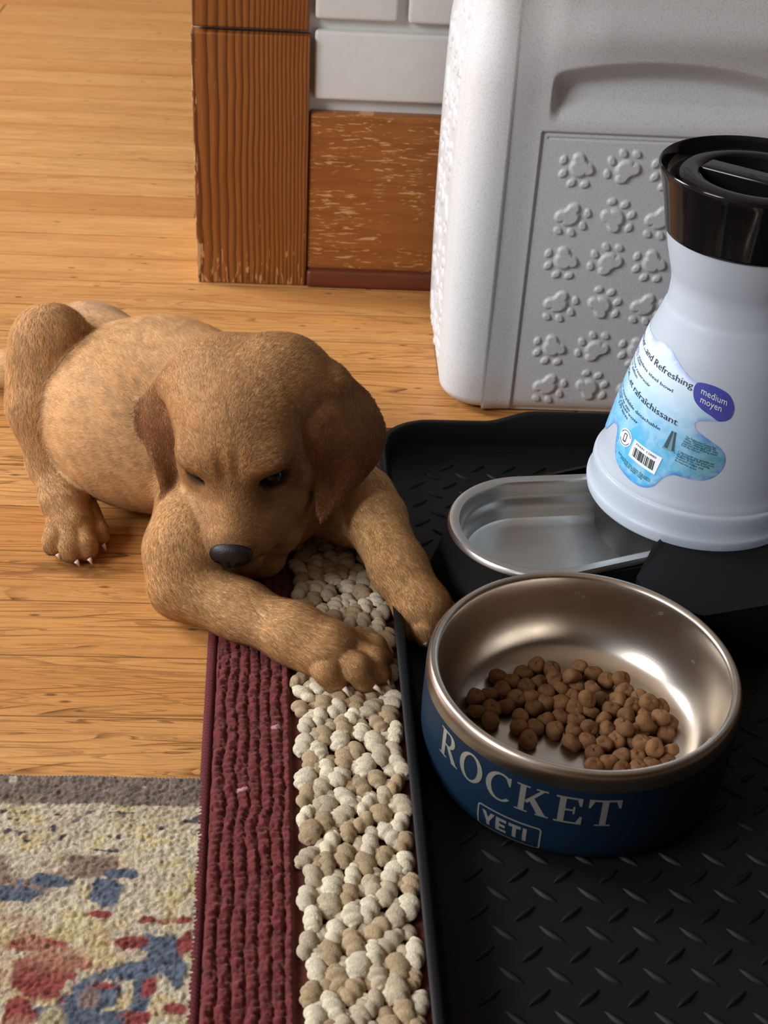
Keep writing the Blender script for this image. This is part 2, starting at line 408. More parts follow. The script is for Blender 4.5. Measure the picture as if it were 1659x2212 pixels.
# ------------------------------------------------------------------ patterned area rug, lower left
ar = empty('area_rug', (-.2, .45, 0)); tag(ar, 'worn multicoloured woven area rug with grey-brown edge, at lower left beside the maroon border', 'rug')
def area_rug():
    st = .0008
    xs = np.arange(-.42, -.046, st); ts = np.arange(0, .34, st)
    Xg, Tg = np.meshgrid(xs, ts, indexing='ij')
    Yg = .5575+.002*(Xg+.17)*0-Tg+.0006*vnoise(Xg*40, Tg*0, 2)
    u = Xg; t_ = Tg
    def blob(cx, ct, rx, rt, k, sd):
        d = np.hypot((u-cx)/rx, (t_-ct)/rt)+.35*vnoise(u*170, t_*170, sd)+.2*vnoise(u*420, t_*420, sd+1)
        return sstep(-d, -1.1, -1.1+k)
    n1 = vnoise(u*250, t_*420, 31); n2 = vnoise(u*90, t_*140, 32); n3 = vnoise(u*520, t_*620, 33)
    C = np.ones(u.shape+(3,))*np.array(S(212, 198, 170))
    def lay(mask, col, jit=.12):
        nonlocal C
        m = np.clip(mask, 0, 1)[..., None]; C = C*(1-m)+m*np.array(col)*(1+jit*n1[..., None])
    lay(sstep(n2+.5*n1, .1, .7)*.6, S(216, 190, 120)); lay(sstep(vnoise(u*60, t_*90, 40)+.4*n3, .2, .7)*.55, S(196, 172, 148))
    # dark specks in the cream band
    lay((t_ < .062)*(t_ > .03)*sstep(vnoise(u*170, t_*330, 41)+.5*vnoise(u*400, t_*500, 42), .62, .85)*sstep(vnoise(u*28, t_*50, 43), -.25, .2), S(78, 74, 80))
    # grey-brown first band
    e = .0255+.002*n2
    lay(sstep(-t_, -e-.001, -e+.001), S(128, 112, 100), .3)
    lay(sstep(-t_, -e, -e+.004)*sstep(vnoise(u*110, t_*130, 44), .72, .85)*(t_ < .012), S(212, 196, 170))
    # second brown band
    m = sstep(t_, .060, .063)*sstep(-t_, -.089, -.084)
    lay(m*sstep(vnoise(u*36, t_*60, 46)+.35*n1+.1, -.15, .15)*(u < -.098), S(146, 122, 102), .25)
    def patches(lst, col, k, jit, sd):
        for q_, (pu, pv, ru, rv) in enumerate(lst):
            w_ = at(pu, pv, .005); lay(blob(w_[0], .5575-w_[1], ru*.00028, rv*.00030, k, sd+q_*2), col, jit)
    patches([(30, 1930, 55, 16), (105, 1905, 45, 16), (232, 1925, 30, 42), (262, 1888, 34, 10), (352, 2052, 46, 38), (290, 2095, 50, 22), (306, 2150, 17, 55), (205, 2150, 36, 34), (150, 2192, 60, 34), (376, 2095, 22, 34), (250, 2205, 40, 20)], S(92, 102, 120), .3, .45, 50)
    patches([(70, 2040, 55, 22), (95, 2105, 62, 60), (40, 2190, 30, 40), (282, 2035, 30, 18), (317, 1988, 20, 10), (378, 1988, 36, 8), (400, 2040, 18, 22), (285, 2200, 30, 14), (325, 2135, 14, 22), (215, 1975, 24, 8), (180, 2080, 26, 16), (225, 2130, 30, 6), (380, 2180, 20, 12)], S(150, 66, 58), .35, .3, 90)
    lay((t_ > .1)*sstep(vnoise(u*60, t_*80, 90), .0, .6)*(u < -.095)*.55, S(196, 150, 118))
    lay((t_ > .085)*sstep(vnoise(u*60, t_*80, 91), .35, .7)*.7, S(212, 192, 138))
    yarn = vnoise(u*330+2*n1, t_*520, 92)
    C *= (.88+.16*yarn+.10*n3)[..., None]
    H = .0042+.0009*np.abs(vnoise(u*260, t_*300, 93))+.0008*np.abs(vnoise(u*420, t_*700, 94))+.0006*vnoise(u*800, t_*900, 95)+.0005*vnoise(u*60, t_*60, 96)
    edge = sstep(t_, 0, .0035); H = .0006+H*(.55*sstep(t_, 0, .001)+.45*edge)
    whip = (t_ < .0048); H = np.where(whip, H*.7+.0006*np.sin(u*2*pi/.0021), H)
    Cw = np.array(S(136, 128, 122))*(.8+.3*np.sin(u*2*pi/.0021))[..., None]; C = np.where(whip[..., None], Cw, C)
    V = np.stack([Xg, Yg, H], -1).reshape(-1, 3)
    return V, grid_faces(len(xs), len(ts)), np.clip(C, 0, 1).reshape(-1, 3), xs, ts
Va, Fa, Ca, xs_, ts_ = area_rug()
keep = ~((Va[Fa][:, :, 0].min(1) > -.0668+(.75-Va[Fa][:, :, 1].mean(1))*.042))
pile = mesh_np('woven_pile', Va, Fa[keep][:, ::-1], yarn_mat('area_rug_yarn', None, (.86, .84, .82))); color_attr(pile, Ca)
adopt(ar, [pile])

# ------------------------------------------------------------------ black boot tray
tray = empty('feeding_tray', (.28, .6, 0)); tag(tray, 'black rubber boot tray with raised rim and diamond tread under both bowls', 'tray')
def rubber(name, c, rough=.45):
    t = NT(name, rough, .22); P_ = t.pos(); t.set('Base Color', c)
    n = t.noise(P_, 1400, 2, .6); n2 = t.noise(P_, 30, 4, .6)
    t.set('Roughness', t.math('ADD', rough-.1, t.math('MULTIPLY', n2, .25)))
    return t.bump(n, .12, .0003).m
M_tray = rubber('black_rubber', S(14, 14, 15), .55)
TZ = .0095
TR = radians(1.6)
tc = np.array([.0443, .9180])        # far left corner of the lip (unrounded)
def T2(a, b): return tc[0]+a*cos(TR)+b*sin(TR), tc[1]+a*sin(TR)*.4-b*cos(TR)
TWd, TLn = .46, .72
def rrect(inset, rad, z, n=14, bend=None):
    pts = []
    r = max(rad-inset, .004)
    cs = [(TWd-inset-r, inset+r, -pi/2), (TWd-inset-r, TLn-inset-r, 0), (inset+r, TLn-inset-r, pi/2), (inset+r, inset+r, pi)]
    loc = []
    for (a, b, th) in cs:
        loc.append([(a+r*cos(th+pi/2*k/n), b+r*sin(th+pi/2*k/n)) for k in range(n+1)])
    out = []
    for i in range(4):
        out += loc[i]
        p0 = loc[i][-1]; p1 = loc[(i+1) % 4][0]; m = 60
        out += [(p0[0]+(p1[0]-p0[0])*k/m, p0[1]+(p1[1]-p0[1])*k/m) for k in range(1, m)]
    res = []
    for a, b in out:
        x, y = T2(a, b); zz = z
        if b < .06 and z > .02:
            hump = float(sstep(np.array(a), .085, .125)*sstep(np.array(-a), -.26, -.22))
            zz += .0075*hump; y += .004*hump
        res.append((x, y, zz))
    return res
RR = .045
rings = [rrect(.012, RR, .0062), rrect(.002, RR, .026), rrect(0, RR, .0300), rrect(.0012, RR, .0312), rrect(.0045, RR, .0312), rrect(.0058, RR, .0300),
         rrect(.0085, RR, .016), rrect(.0105, RR, TZ+.0018), rrect(.0125, RR, TZ), rrect(.020, RR, TZ-.0004), rrect(.0225, RR, TZ-.0018), rrect(.05, RR+.01, TZ-.0019)]
V, F = loft(rings, True, False, True)
rim_v, rim_f = V, F
body = mesh('tray_pan', V, F, M_tray); body.data.set_sharp_from_angle(angle=radians(50))
# under-skin so the pan has thickness
V, F = loft([rrect(.0125, RR, .0060), rrect(.03, RR, .0060)], True, False, True); und = mesh('tray_base', V, [f[::-1] for f in F], M_tray)
def lens(L, W, H):
    nl, nw = 10, 7; V = []
    for i in range(nl+1):
        a = -1+2*i/nl; w = (1-a*a)
        for j in range(nw):
            b = -1+2*j/(nw-1); V.append((a*L/2, b*W/2*w, H*w**.6*(1-b*b)))
    F = [(i*nw+j, (i+1)*nw+j, (i+1)*nw+j+1, i*nw+j+1) for i in range(nl) for j in range(nw-1)]
    return np.array(V), np.array(F)
lv, lf = lens(.0165, .0042, .0016)
Vs, Fs, n0 = [], [], 0
px, py = .0240, .0250
for j in range(-2, 30):
    for i in range(0, 20):
        for k in (0, 1):
            x = .0885-.024*0+i*px+(px*.5 if k else 0)+.004*(0 if not k else 1)*0; y = .4593+(j-12)*py+(.0125 if k else 0)
            x += (y-.46)*-.030+.0; 
            a = radians(40 if not k else -40)
            # inside the recessed floor only
            la = (x-tc[0])-(-(y-tc[1]))*sin(TR); lb = -(y-tc[1])
            if la < .030 or la > TWd-.03 or lb < .030 or lb > TLn-.03: continue
            if la < .045 and lb < .045 and math.hypot(la-.055, lb-.055) > .030: continue
            w = np.c_[lv[:, 0]*cos(a)-lv[:, 1]*sin(a)+x, lv[:, 0]*sin(a)+lv[:, 1]*cos(a)+y, lv[:, 2]+TZ-.0020]
            Vs.append(w); Fs.append(lf+n0); n0 += len(w)
tread = mesh_np('diamond_tread', np.concatenate(Vs), np.concatenate(Fs), M_tray)
# merge tread with the pan: it is the pan's surface pattern
def join(objs, name):
    V, F = [], []; mats = []
    base = objs[0]; 
    for o_ in objs:
        off = len(V); V += [tuple(v.co) for v in o_.data.vertices]; F += [tuple(i+off for i in p.vertices) for p in o_.data.polygons]
    m = base.data.materials[0]
    for o_ in objs: bpy.data.objects.remove(o_)
    return mesh(name, V, F, m)
pan = join([body, und, tread], 'tray_pan'); pan.data.set_sharp_from_angle(angle=radians(55))
adopt(tray, [pan])

# ------------------------------------------------------------------ steel
def steel(name, c, rough, streak=0.0, aniso=False):
    t = NT(name, rough, .5, 1.0); P_ = t.pos()
    n = t.noise(P_, 45, 5, .6); n2 = t.noise(P_, 260, 3, .6)
    t.set('Base Color', t.mix(t.step(n, .35, .8), c, tuple(x*.86 for x in c)))
    t.set('Roughness', t.math('ADD', rough-.05, t.math('MULTIPLY', n, .14)))
    return t.bump(n2, .04, .0004).m
M_steel = steel('brushed_steel', S(200, 196, 190), .30); M_rim = steel('rim_steel', S(214, 210, 204), .26)

# ------------------------------------------------------------------ lettering tools (flat outlines mapped on a curved wall)
def strokes_to_faces(polys, fn, sub=.0007):
    """polys: list of closed 2D outlines -> triangulated, subdivided and mapped with fn(x,y)"""
    bm = bmesh.new()
    for poly in polys:
        vs = [bm.verts.new((x, y, 0)) for x, y in poly]; bm.faces.new(vs)
    bmesh.ops.triangulate(bm, faces=bm.faces[:])
    for _ in range(5):
        es = [e for e in bm.edges if e.calc_length() > sub*4]
        if not es: break
        bmesh.ops.subdivide_edges(bm, edges=es, cuts=1)
        bmesh.ops.triangulate(bm, faces=bm.faces[:])
    V = [fn(v.co.x, v.co.y) for v in bm.verts]; bm.verts.index_update()
    F = [tuple(v.index for v in f.verts) for f in bm.faces]; bm.free(); return V, F
def arc(cx, cy, rx, ry, a0, a1, n=18): return [(cx+rx*cos(radians(a0+(a1-a0)*k/n)), cy+ry*sin(radians(a0+(a1-a0)*k/n))) for k in range(n+1)]
def band(o_, i_): # quads between two point lists
    return [[o_[k], o_[k+1], i_[k+1], i_[k]] for k in range(len(o_)-1)]
def R4(x0, y0, x1, y1): return [(x0, y0), (x1, y0), (x1, y1), (x0, y1)]
def serif(x0, x1, y, up): # bracketed foot serif
    h = .05; s = 1 if up else -1
    return [[(x0, y), (x1, y), (x1, y+s*h), (x0, y+s*h)]]
def glyph(ch):
    W = .17
    if ch == 'R':
        g = [R4(.10, 0, .10+W, 1)]+serif(0, .38, 0, True)+serif(0, .3, 1, False)
        g += [R4(.2, .94, .42, 1), R4(.2, .46, .42, .52)]
        g += band(arc(.42, .73, .30, .27, -90, 90), arc(.42, .73, .13, .21, -90, 90))
        g += [[(.34, .48), (.52, .48), (.86, .05), (.66, 0)]]+serif(.62, .92, 0, True); return g, .92
    if ch == 'O': return band(arc(.45, .5, .45, .53, 0, 360, 40), arc(.45, .5, .27, .46, 0, 360, 40)), .9
    if ch == 'C':
        g = band(arc(.47, .5, .47, .53, 52, 318, 32), arc(.49, .5, .31, .46, 48, 316, 32))
        g += [[(.74, .98), (.80, .98), (.80, .66), (.76, .66), (.66, .86)]]; return g, .84
    if ch == 'K':
        g = [R4(.10, 0, .10+W, 1)]+serif(0, .38, 0, True)+serif(0, .38, 1, False)
        g += [[(.26, .42), (.34, .36), (.80, .96), (.70, .98)]]+serif(.56, .90, 1, False)
        g += [[(.36, .55), (.50, .66), (.90, .04), (.68, 0)]]+serif(.60, .98, 0, True); return g, .98
    if ch == 'E':
        g = [R4(.10, 0, .10+W, 1), R4(0, .94, .70, 1), R4(0, 0, .74, .06), R4(.2, .49, .52, .55)]
        g += [[(.64, .70), (.70, .70), (.70, .98), (.56, .96)], [(.68, .30), (.74, .30), (.74, .02), (.58, .04)], R4(.48, .38, .53, .66)]; return g, .76
    if ch == 'T':
        g = [R4(.34, 0, .34+W, 1), R4(0, .93, .85, 1)]+serif(.22, .63, 0, True)
        g += [[(0, .68), (.05, .68), (.15, .95), (0, .97)], [(.80, .68), (.85, .68), (.85, .97), (.70, .95)]]; return g, .85
def sans(ch):
    if ch == 'Y': return [[(.33, 0), (.57, 0), (.57, .42), (.33, .42)], [(0, 1), (.27, 1), (.53, .45), (.57, .36), (.33, .36)], [(.90, 1), (.63, 1), (.37, .45), (.33, .36), (.57, .36)]], .90
    if ch == 'E': return [R4(0, 0, .25, 1), R4(.2, .79, .70, 1), R4(.2, 0, .72, .21), R4(.2, .40, .64, .60)], .76
    if ch == 'T': return [R4(.27, 0, .52, 1), R4(0, .78, .79, 1)], .83
    if ch == 'I': return [R4(0, 0, .25, 1)], .25

# ------------------------------------------------------------------ dog bowl
BC = np.array([.1526, .580])
bowl = empty('dog_bowl', (BC[0], BC[1], TZ)); tag(bowl, 'blue metal dog bowl with brushed steel rim and the name ROCKET, holding kibble', 'dog bowl')
z0 = TZ-.0004
outer = [(.0, z0+.002), (.070, z0+.002), (.074, z0), (.082, z0), (.0850, z0+.0015), (.0868, z0+.005), (.0880, z0+.011), (.0885, z0+.020), (.08855, z0+.032), (.0884, z0+.044), (.0881, z0+.0525)]
V, F = lathe(outer, BC, 128)
tb = NT('blue_powder_coat', .5, .3); nn = tb.noise(tb.pos(), 1500, 2, .6); tb.set('Base Color', S(13, 33, 52)); tb.bump(nn, .25, .0003)
bbody = mesh('bowl_body', V, F, tb.m)
inner = [(.0881, z0+.0525), (.0881, z0+.0575), (.0876, z0+.0610), (.0866, z0+.0632), (.0852, z0+.0642), (.0836, z0+.0640), (.0822, z0+.0630), (.0815, z0+.0612), (.0808, z0+.056), (.0800, z0+.046), (.0786, z0+.036), (.0758, z0+.027), (.0712, z0+.0192), (.0655, z0+.0150), (.0600, z0+.0132), (.053, z0+.0126), (.03, z0+.0124), (0, z0+.0124)]
def smoothprof(pr, m=4):
    pr = np.array(pr); out = []
    for i in range(len(pr)-1):
        p0, p1, p2, p3 = pr[max(i-1, 0)], pr[i], pr[i+1], pr[min(i+2, len(pr)-1)]
        for k in range(m):
            t_ = k/m; out.append(.5*((2*p1)+(-p0+p2)*t_+(2*p0-5*p1+4*p2-p3)*t_*t_+(-p0+3*p1-3*p2+p3)*t_**3))
    out.append(pr[-1]); return [(max(r, 0), z) for r, z in out]
V, F = lathe(smoothprof(inner), BC, 128)
def bowl_metal():
    t = NT('spun_steel', .27, .5, 1.0); X, Y, Z = t.xyz()
    n = t.noise(t.pos(), 50, 5, .6)
    t.set('Base Color', t.mix(t.step(n, .3, .8), S(200, 190, 178), S(178, 168, 156)))
    rx = t.math('SUBTRACT', X, float(BC[0])); ry = t.math('SUBTRACT', Y, float(BC[1]))
    rad = t.math('SQRT', t.math('ADD', t.math('MULTIPLY', rx, rx), t.math('MULTIPLY', ry, ry)))
    rings_ = t.noise(t.comb(t.math('MULTIPLY', rad, 1800.0), t.math('MULTIPLY', Z, 1800.0), 0.0), 1.0, 2, .5)
    # dried lick marks on the far wall
    sp = t.step(t.noise(t.pos(), 38, 4, .7, 1.2), .66, .72)
    t.set('Roughness', t.math('ADD', t.math('ADD', .24, t.math('MULTIPLY', n, .10)), t.math('MULTIPLY', sp, .14)))
    return t.bump(rings_, .05, .0003).m
M_bowl = bowl_metal()
bliner = mesh('steel_liner', V, F, M_bowl)
def wf(x, y):               # x in degrees of azimuth, y in millimetres of height
    pr = np.array(outer); z_ = y/1000; r = np.interp(z_, pr[1:, 1], pr[1:, 0])+.00022; a = radians(x)
    return (BC[0]+r*cos(a), BC[1]+r*sin(a), z_)
mm = lambda polys: [[(x, y*1000) for x, y in poly] for poly in polys]
M_letter = simple('etched_steel', S(206, 202, 192), .34, .5, .75).m
parts = []
for ch, a0, zb in zip('ROCKET', (-155.8, -143.9, -131.6, -119.9, -106.2, -95.2), (.0400, .0398, .0392, .0388, .0385, .0385)):
    g, w = glyph(ch); hgt = .0183; wd = {'R': 11.0, 'O': 10.6, 'C': 10.0, 'K': 12.0, 'E': 9.6, 'T': 11.0}[ch]
    parts.append(strokes_to_faces(mm([[(a0+x/w*wd, zb+y*hgt) for x, y in poly] for poly in g]), wf, .45))
V, F = merge(parts); name_o = mesh('name_lettering', V, F, M_letter, smooth=True); tag(name_o, 'silver serif letters reading ROCKET')
parts = []
bx0, bx1, bz0, bz1 = -133.6, -109.2, .0125, .0300
def rr_out(x0, x1, y0, y1, rx, ry, n=6):
    o_ = []
    for cx_, cy_, a in ((x1-rx, y1-ry, 0), (x0+rx, y1-ry, 90), (x0+rx, y0+ry, 180), (x1-rx, y0+ry, 270)): o_ += arc(cx_, cy_, rx, ry, a, a+90, n)
    return o_+[o_[0]]
parts.append(strokes_to_faces(mm(band(rr_out(bx0, bx1, bz0, bz1, 1.5, .0023), rr_out(bx0+.6, bx1-.6, bz0+.0010, bz1-.0010, 1.0, .0015))), wf, .45))
x = bx0+2.0
for ch in 'YETI':
    g, w = sans(ch); k = 5.7
    parts.append(strokes_to_faces(mm([[(x+p_[0]*k, bz0+.0037+p_[1]*.0102) for p_ in poly] for poly in g]), wf, .35)); x += (w+.10)*k
V, F = merge(parts); logo = mesh('logo_badge', V, F, M_letter); tag(logo, 'outlined silver badge reading YETI')
adopt(bowl, [bbody, bliner, name_o, logo])

# ------------------------------------------------------------------ kibble
FZ = z0+.0124
kib = [(305,270,0),(480,240,0),(570,190,0),(680,225,0),(880,165,1),(595,275,1),(410,300,0),(335,355,0),(500,335,0),(545,365,1),(725,315,1),(835,215,1),(820,270,1),(830,335,0),(960,240,0),(955,300,1),(1065,285,0),(1145,265,1),(155,415,0),(240,390,0),(270,480,0),(355,465,0),(155,505,0),(255,565,0),(445,410,0),(550,465,0),(640,425,0),(655,360,0),(740,450,0),(850,405,0),(930,370,2),(1035,385,1),(1085,475,0),(1140,395,1),(1170,350,0),(1275,410,0),(1345,450,1),(1215,460,0),(1195,500,1),(1185,560,1),(1330,520,0),(1420,550,1),(1480,590,0),(1305,590,1),(1365,600,0),(1285,640,0),(465,500,1),(455,600,0),(570,600,0),(640,525,1),(755,545,0),(825,525,1),(925,475,0),(930,580,1),(1035,515,1),(1055,610,0),(1185,635,1),(1380,680,1),(1460,650,0),(1285,715,1),(695,625,0),(515,695,0),(835,625,0),(815,715,0),(925,705,0),(1060,715,0),(1160,775,1),(975,790,0),(1070,850,0),(1190,850,1),(1265,810,0),(1385,765,1),(1490,770,1),(1340,855,0),(1460,835,0),(985,870,0),(1280,875,0),(820,470,0),(890,450,0),(1420,480,0),(690,270,0),(1230,690,0),(1120,700,0),(1390,830,0)]
inn = np.array(inner)[::-1]
def floor_z(r): return np.interp(r, inn[:, 0], inn[:, 1])
KP = np.array([at(980+x_/3.19, 1380+y_/3.19, FZ+.0035+.0050*l_) for x_, y_, l_ in kib])
KR = .0055; KH = .0035
K0 = KP.copy()
for it in range(120):
    D = KP[:, None]-KP[None]; sc_ = np.array([1, 1, 1.35]); dist = np.linalg.norm(D*sc_, axis=2)+np.eye(len(KP))
    ov = np.clip(.0094-dist, 0, None)*(1-np.eye(len(KP)))
    KP += (D/dist[..., None]*ov[..., None]*.25).sum(1)
    KP[:, :2] += (K0[:, :2]-KP[:, :2])*.04; KP[:, 2] -= .00008
    rad = np.linalg.norm(KP[:, :2]-BC, axis=1); lim = .0735
    KP[:, :2] = np.where((rad > lim)[:, None], BC+(KP[:, :2]-BC)*lim/np.maximum(rad, 1e-6)[:, None], KP[:, :2])
    rad = np.linalg.norm(KP[:, :2]-BC, axis=1)
    KP[:, 2] = np.maximum(KP[:, 2], np.maximum(floor_z(rad), floor_z(rad+.003))+.0033)
tk = NT('kibble_brown', .75, .25); oi = tk.node('ShaderNodeObjectInfo').outputs['Random']
nk = tk.noise(tk.pos(), 420, 4, .65); nk2 = tk.noise(tk.pos(), 1500, 2, .6)
tk.set('Base Color', tk.mix(nk, tk.mix(oi, S(80, 52, 30), S(102, 68, 40)), tk.mix(oi, S(118, 82, 50), S(142, 104, 68))))
tk.bump(tk.math('ADD', nk, tk.math('MULTIPLY', nk2, .4)), .6, .0007)
def kibble_mesh(seed):
    r_ = np.random.default_rng(seed); n = 20
    pr = [(0, -KH), (.55*KR, -KH*.98), (.82*KR, -KH*.85), (.97*KR, -KH*.45), (KR, 0), (.97*KR, KH*.45), (.84*KR, KH*.85), (.6*KR, KH*1.02), (.3*KR, KH*1.05), (0, KH*1.02)]
    ph = r_.uniform(0, 6, 4); rings_ = []
    for i, (r, z) in enumerate(pr):
        rings_.append([(r*(1+.06*sin(2*a+ph[0])+.045*sin(3*a+ph[1])+.025*sin(5*a+ph[2]))*cos(a), r*(1+.06*sin(2*a+ph[0])+.045*sin(3*a+ph[1]))*sin(a)*r_.uniform(.985, 1.0), z*(1+.10*sin(a+ph[3])+.08*sin(2*a+ph[1]))+.00018*sin(4*a+i)) for a in np.linspace(0, 2*pi, n, endpoint=False)])
    V, F = loft(rings_); me = bpy.data.meshes.new('kibble'); me.from_pydata(V, [], F); me.materials.append(tk.m)
    me.polygons.foreach_set('use_smooth', [True]*len(me.polygons)); return me
kms = [kibble_mesh(s) for s in range(9)]
UNI = {(515, 695): 'brown kibble piece closest to the front lip of the bowl, above the letter C', (880, 165): 'brown kibble piece farthest back in the bowl, highest at the far edge of the pile',
       (695, 625): 'round brown kibble piece lying almost alone on bare steel, left of the front gap', (815, 715): 'brown kibble piece at the near end of the pile, right of the bare steel gap',
       (155, 505): 'brown kibble piece at the far left end of the pile, touching the bowl wall', (255, 565): 'brown kibble piece at the lower left tip of the pile, beside the steel rim',
       (1490, 770): 'pale brown kibble piece at the right end of the pile, against the bright wall', (1145, 265): 'brown kibble piece at the back right corner of the pile, against the bowl wall'}
KLAB = 'small round brown dry kibble piece in the scattered pile inside the steel bowl'
for i, p_ in enumerate(KP):
    o = bpy.data.objects.new('kibble', kms[i % 9]); COL.objects.link(o); o.location = p_
    lv_ = kib[i][2]; tl = .25 if lv_ == 0 else .65
    o.rotation_euler = (rng.normal(0, tl), rng.normal(0, tl), rng.uniform(0, 6.28)); s_ = rng.uniform(.92, 1.08); o.scale = (s_, s_, s_*rng.uniform(.9, 1.1))
    tag(o, UNI.get(kib[i][:2], KLAB), 'kibble', 'kibble in the blue dog bowl')
# ------------------------------------------------------------------ water dispenser
WC = np.array([.2587, .7774])
wdsp = empty('water_dispenser', (WC[0], WC[1], TZ)); tag(wdsp, 'gravity pet waterer with black base, steel bowl and frosted reservoir, behind the blue bowl', 'water dispenser')
M_gloss = NT('gloss_black_plastic', .10, .28); M_gloss.set('Base Color', (.006, .006, .007)); M_gloss = M_gloss.m
M_blk = simple('matte_black_plastic', (.006, .006, .007), .5, .25).m
C1_, R1_ = np.array([.1455, .7365]), .0578
C2_, R2_ = np.array([.2480, .7620]), .0450
def hull(inset, z, n=40, c1=C1_, r1=R1_, c2=C2_, r2=R2_):
    d = c2-c1; L = np.hypot(*d); th = atan2(d[1], d[0]); be = math.acos((r1-r2)/L)
    o_ = []
    for k in range(n+1):
        a = th+be+(2*pi-2*be)*k/n; o_.append((c1[0]+(r1-inset)*cos(a), c1[1]+(r1-inset)*sin(a), z))
    m = 10
    e = o_[-1]; a = th-be; s_ = (c2[0]+(r2-inset)*cos(a), c2[1]+(r2-inset)*sin(a), z)
    for k in range(1, m): o_.append(tuple(e[i]+(s_[i]-e[i])*k/m for i in range(3)))
    for k in range(n//2+1):
        a = th-be+2*be*k/(n//2); o_.append((c2[0]+(r2-inset)*cos(a), c2[1]+(r2-inset)*sin(a), z))
    e = o_[-1]; s_ = o_[0]
    for k in range(1, m): o_.append(tuple(e[i]+(s_[i]-e[i])*k/m for i in range(3)))
    return o_
zr = .0600
V, F = loft([hull(-.0004, zr-.0035), hull(0, zr-.0012), hull(.0010, zr), hull(.0055, zr+.0002), hull(.0072, zr-.0006), hull(.0082, zr-.003), hull(.0090, zr-.010), hull(.0096, zr-.0135), hull(.0112, zr-.0150), hull(.0122, zr-.0220), hull(.0136, zr-.0262), hull(.0175, zr-.0285), hull(.022, zr-.0290)], True, False, True)
sb = mesh('steel_bowl', V, F, steel('bowl_steel', S(214, 212, 208), .30)); sb.data.set_sharp_from_angle(angle=radians(40))
# base: body under the bowl flaring out, merging with a round pedestal under the reservoir
def basering(inset, z): return hull(inset, z, c2=WC+np.array([.012, .004]), r2=.066, r1=R1_)
V, F = loft([basering(-.010, TZ), basering(-.0105, TZ+.003), basering(-.0060, TZ+.018), basering(.0, zr-.010), basering(.0012, zr-.0045), basering(.004, zr-.0045)], True, True, False)
Vt, Ft = lathe([(.0, zr+.006), (.060, zr+.006), (.069, zr+.003), (.0712, zr-.004), (.072, zr-.012), (.080, TZ)], WC+np.array([.012, .004]), 64)
# sloping shoulder that covers the right end of the steel bowl
def wedge():
    a = at(1412, 1182, .064); b = at(1372, 1246, .060)
    r_ = []
    pl = [at(1412, 1178, .066), at(1375, 1246, .0605), at(1400, 1300, .055), at(1520, 1330, .055), at(1700, 1300, .06), at(1700, 1150, .066), at(1450, 1140, .066)]
    top = [tuple(q) for q in pl]; bot = [(q[0], q[1], TZ) for q in pl]
    return loft([bot, top], True, True, True)
Vw, Fw = wedge()
V, F = merge([(V, F), (Vt, Ft), (Vw, Fw)])
wbase = mesh('dispenser_base', V, F, M_blk); wbase.data.set_sharp_from_angle(angle=radians(45))
# neck valve under the reservoir, seen over the bowl
V, F = lathe([(.020, zr-.022), (.0235, zr-.020), (.024, zr-.004), (.0255, zr-.002), (.027, zr+.006)], WC+np.array([-.028, -.022]), 40)
valve = mesh('spout_collar', V, F, M_gloss)
# reservoir
resp = [(.0600, .0600), (.0680, .0602), (.0722, .0625), (.0735, .0665), (.0737, .0700), (.0726, .0720), (.0716, .0760), (.0712, .0850), (.0702, .0872), (.0692, .0880), (.0686, .0905), (.0666, .096), (.0645, .108), (.0623, .120), (.0600, .132), (.0573, .144), (.0546, .156), (.0518, .168), (.0486, .180), (.0447, .191), (.0424, .1985), (.0417, .2005), (.0409, .2030), (.0405, .208), (.0405, .216), (.0415, .222), (.0434, .228), (.0468, .24), (.0495, .252)]
resp = [(r, z) for r, z in resp]
V, F = lathe(smoothprof(resp, 3), WC, 120)
tr_ = NT('frosted_plastic', .35, .4)
tr_.set('Base Color', S(222, 232, 244)); tr_.set('Transmission Weight', 0.0)
tl_ = tr_.node('ShaderNodeBsdfTranslucent', {'Color': (.78, .86, .95)})
mx = tr_.node('ShaderNodeMixShader', {0: .42}); tr_.l.new(tr_.b.outputs[0], mx.inputs[1]); tr_.l.new(tl_.outputs[0], mx.inputs[2])
tr_.l.new(mx.outputs[0], tr_.n['Material Output'].inputs[0])
reserv = mesh('reservoir', V, F, tr_.m)
# lid
lid = [(.0478, .2495), (.0500, .2500), (.0503, .252), (.0538, .268), (.0582, .2845), (.0598, .2885), (.0600, .2900), (.0592, .2908), (.0580, .2900), (.0565, .285), (.0550, .2815), (.0520, .2805), (.0500, .2812), (.0488, .2840), (.0470, .2862), (.0440, .2872), (.0385, .2872), (.0360, .2866), (.0348, .2845), (.0335, .270), (.031, .2655), (.0, .2650)]
V, F = lathe(lid, WC, 120)
lido = mesh('lid', V, F, M_gloss); lido.data.set_sharp_from_angle(angle=radians(70))
# grip bar across the lid's recess
bm = bmesh.new(); box_bm(bm, -.0345, .0345, -.0085, .0085, .266, .2868, .0022, 3)
bmesh.ops.rotate(bm, verts=bm.verts, cent=(0, 0, 0), matrix=Matrix.Rotation(radians(-36), 3, 'Z')); bmesh.ops.translate(bm, verts=bm.verts, vec=(WC[0], WC[1], 0))
grip = bm_obj('grip_bar', bm, M_gloss); grip.data.set_sharp_from_angle(angle=radians(60))
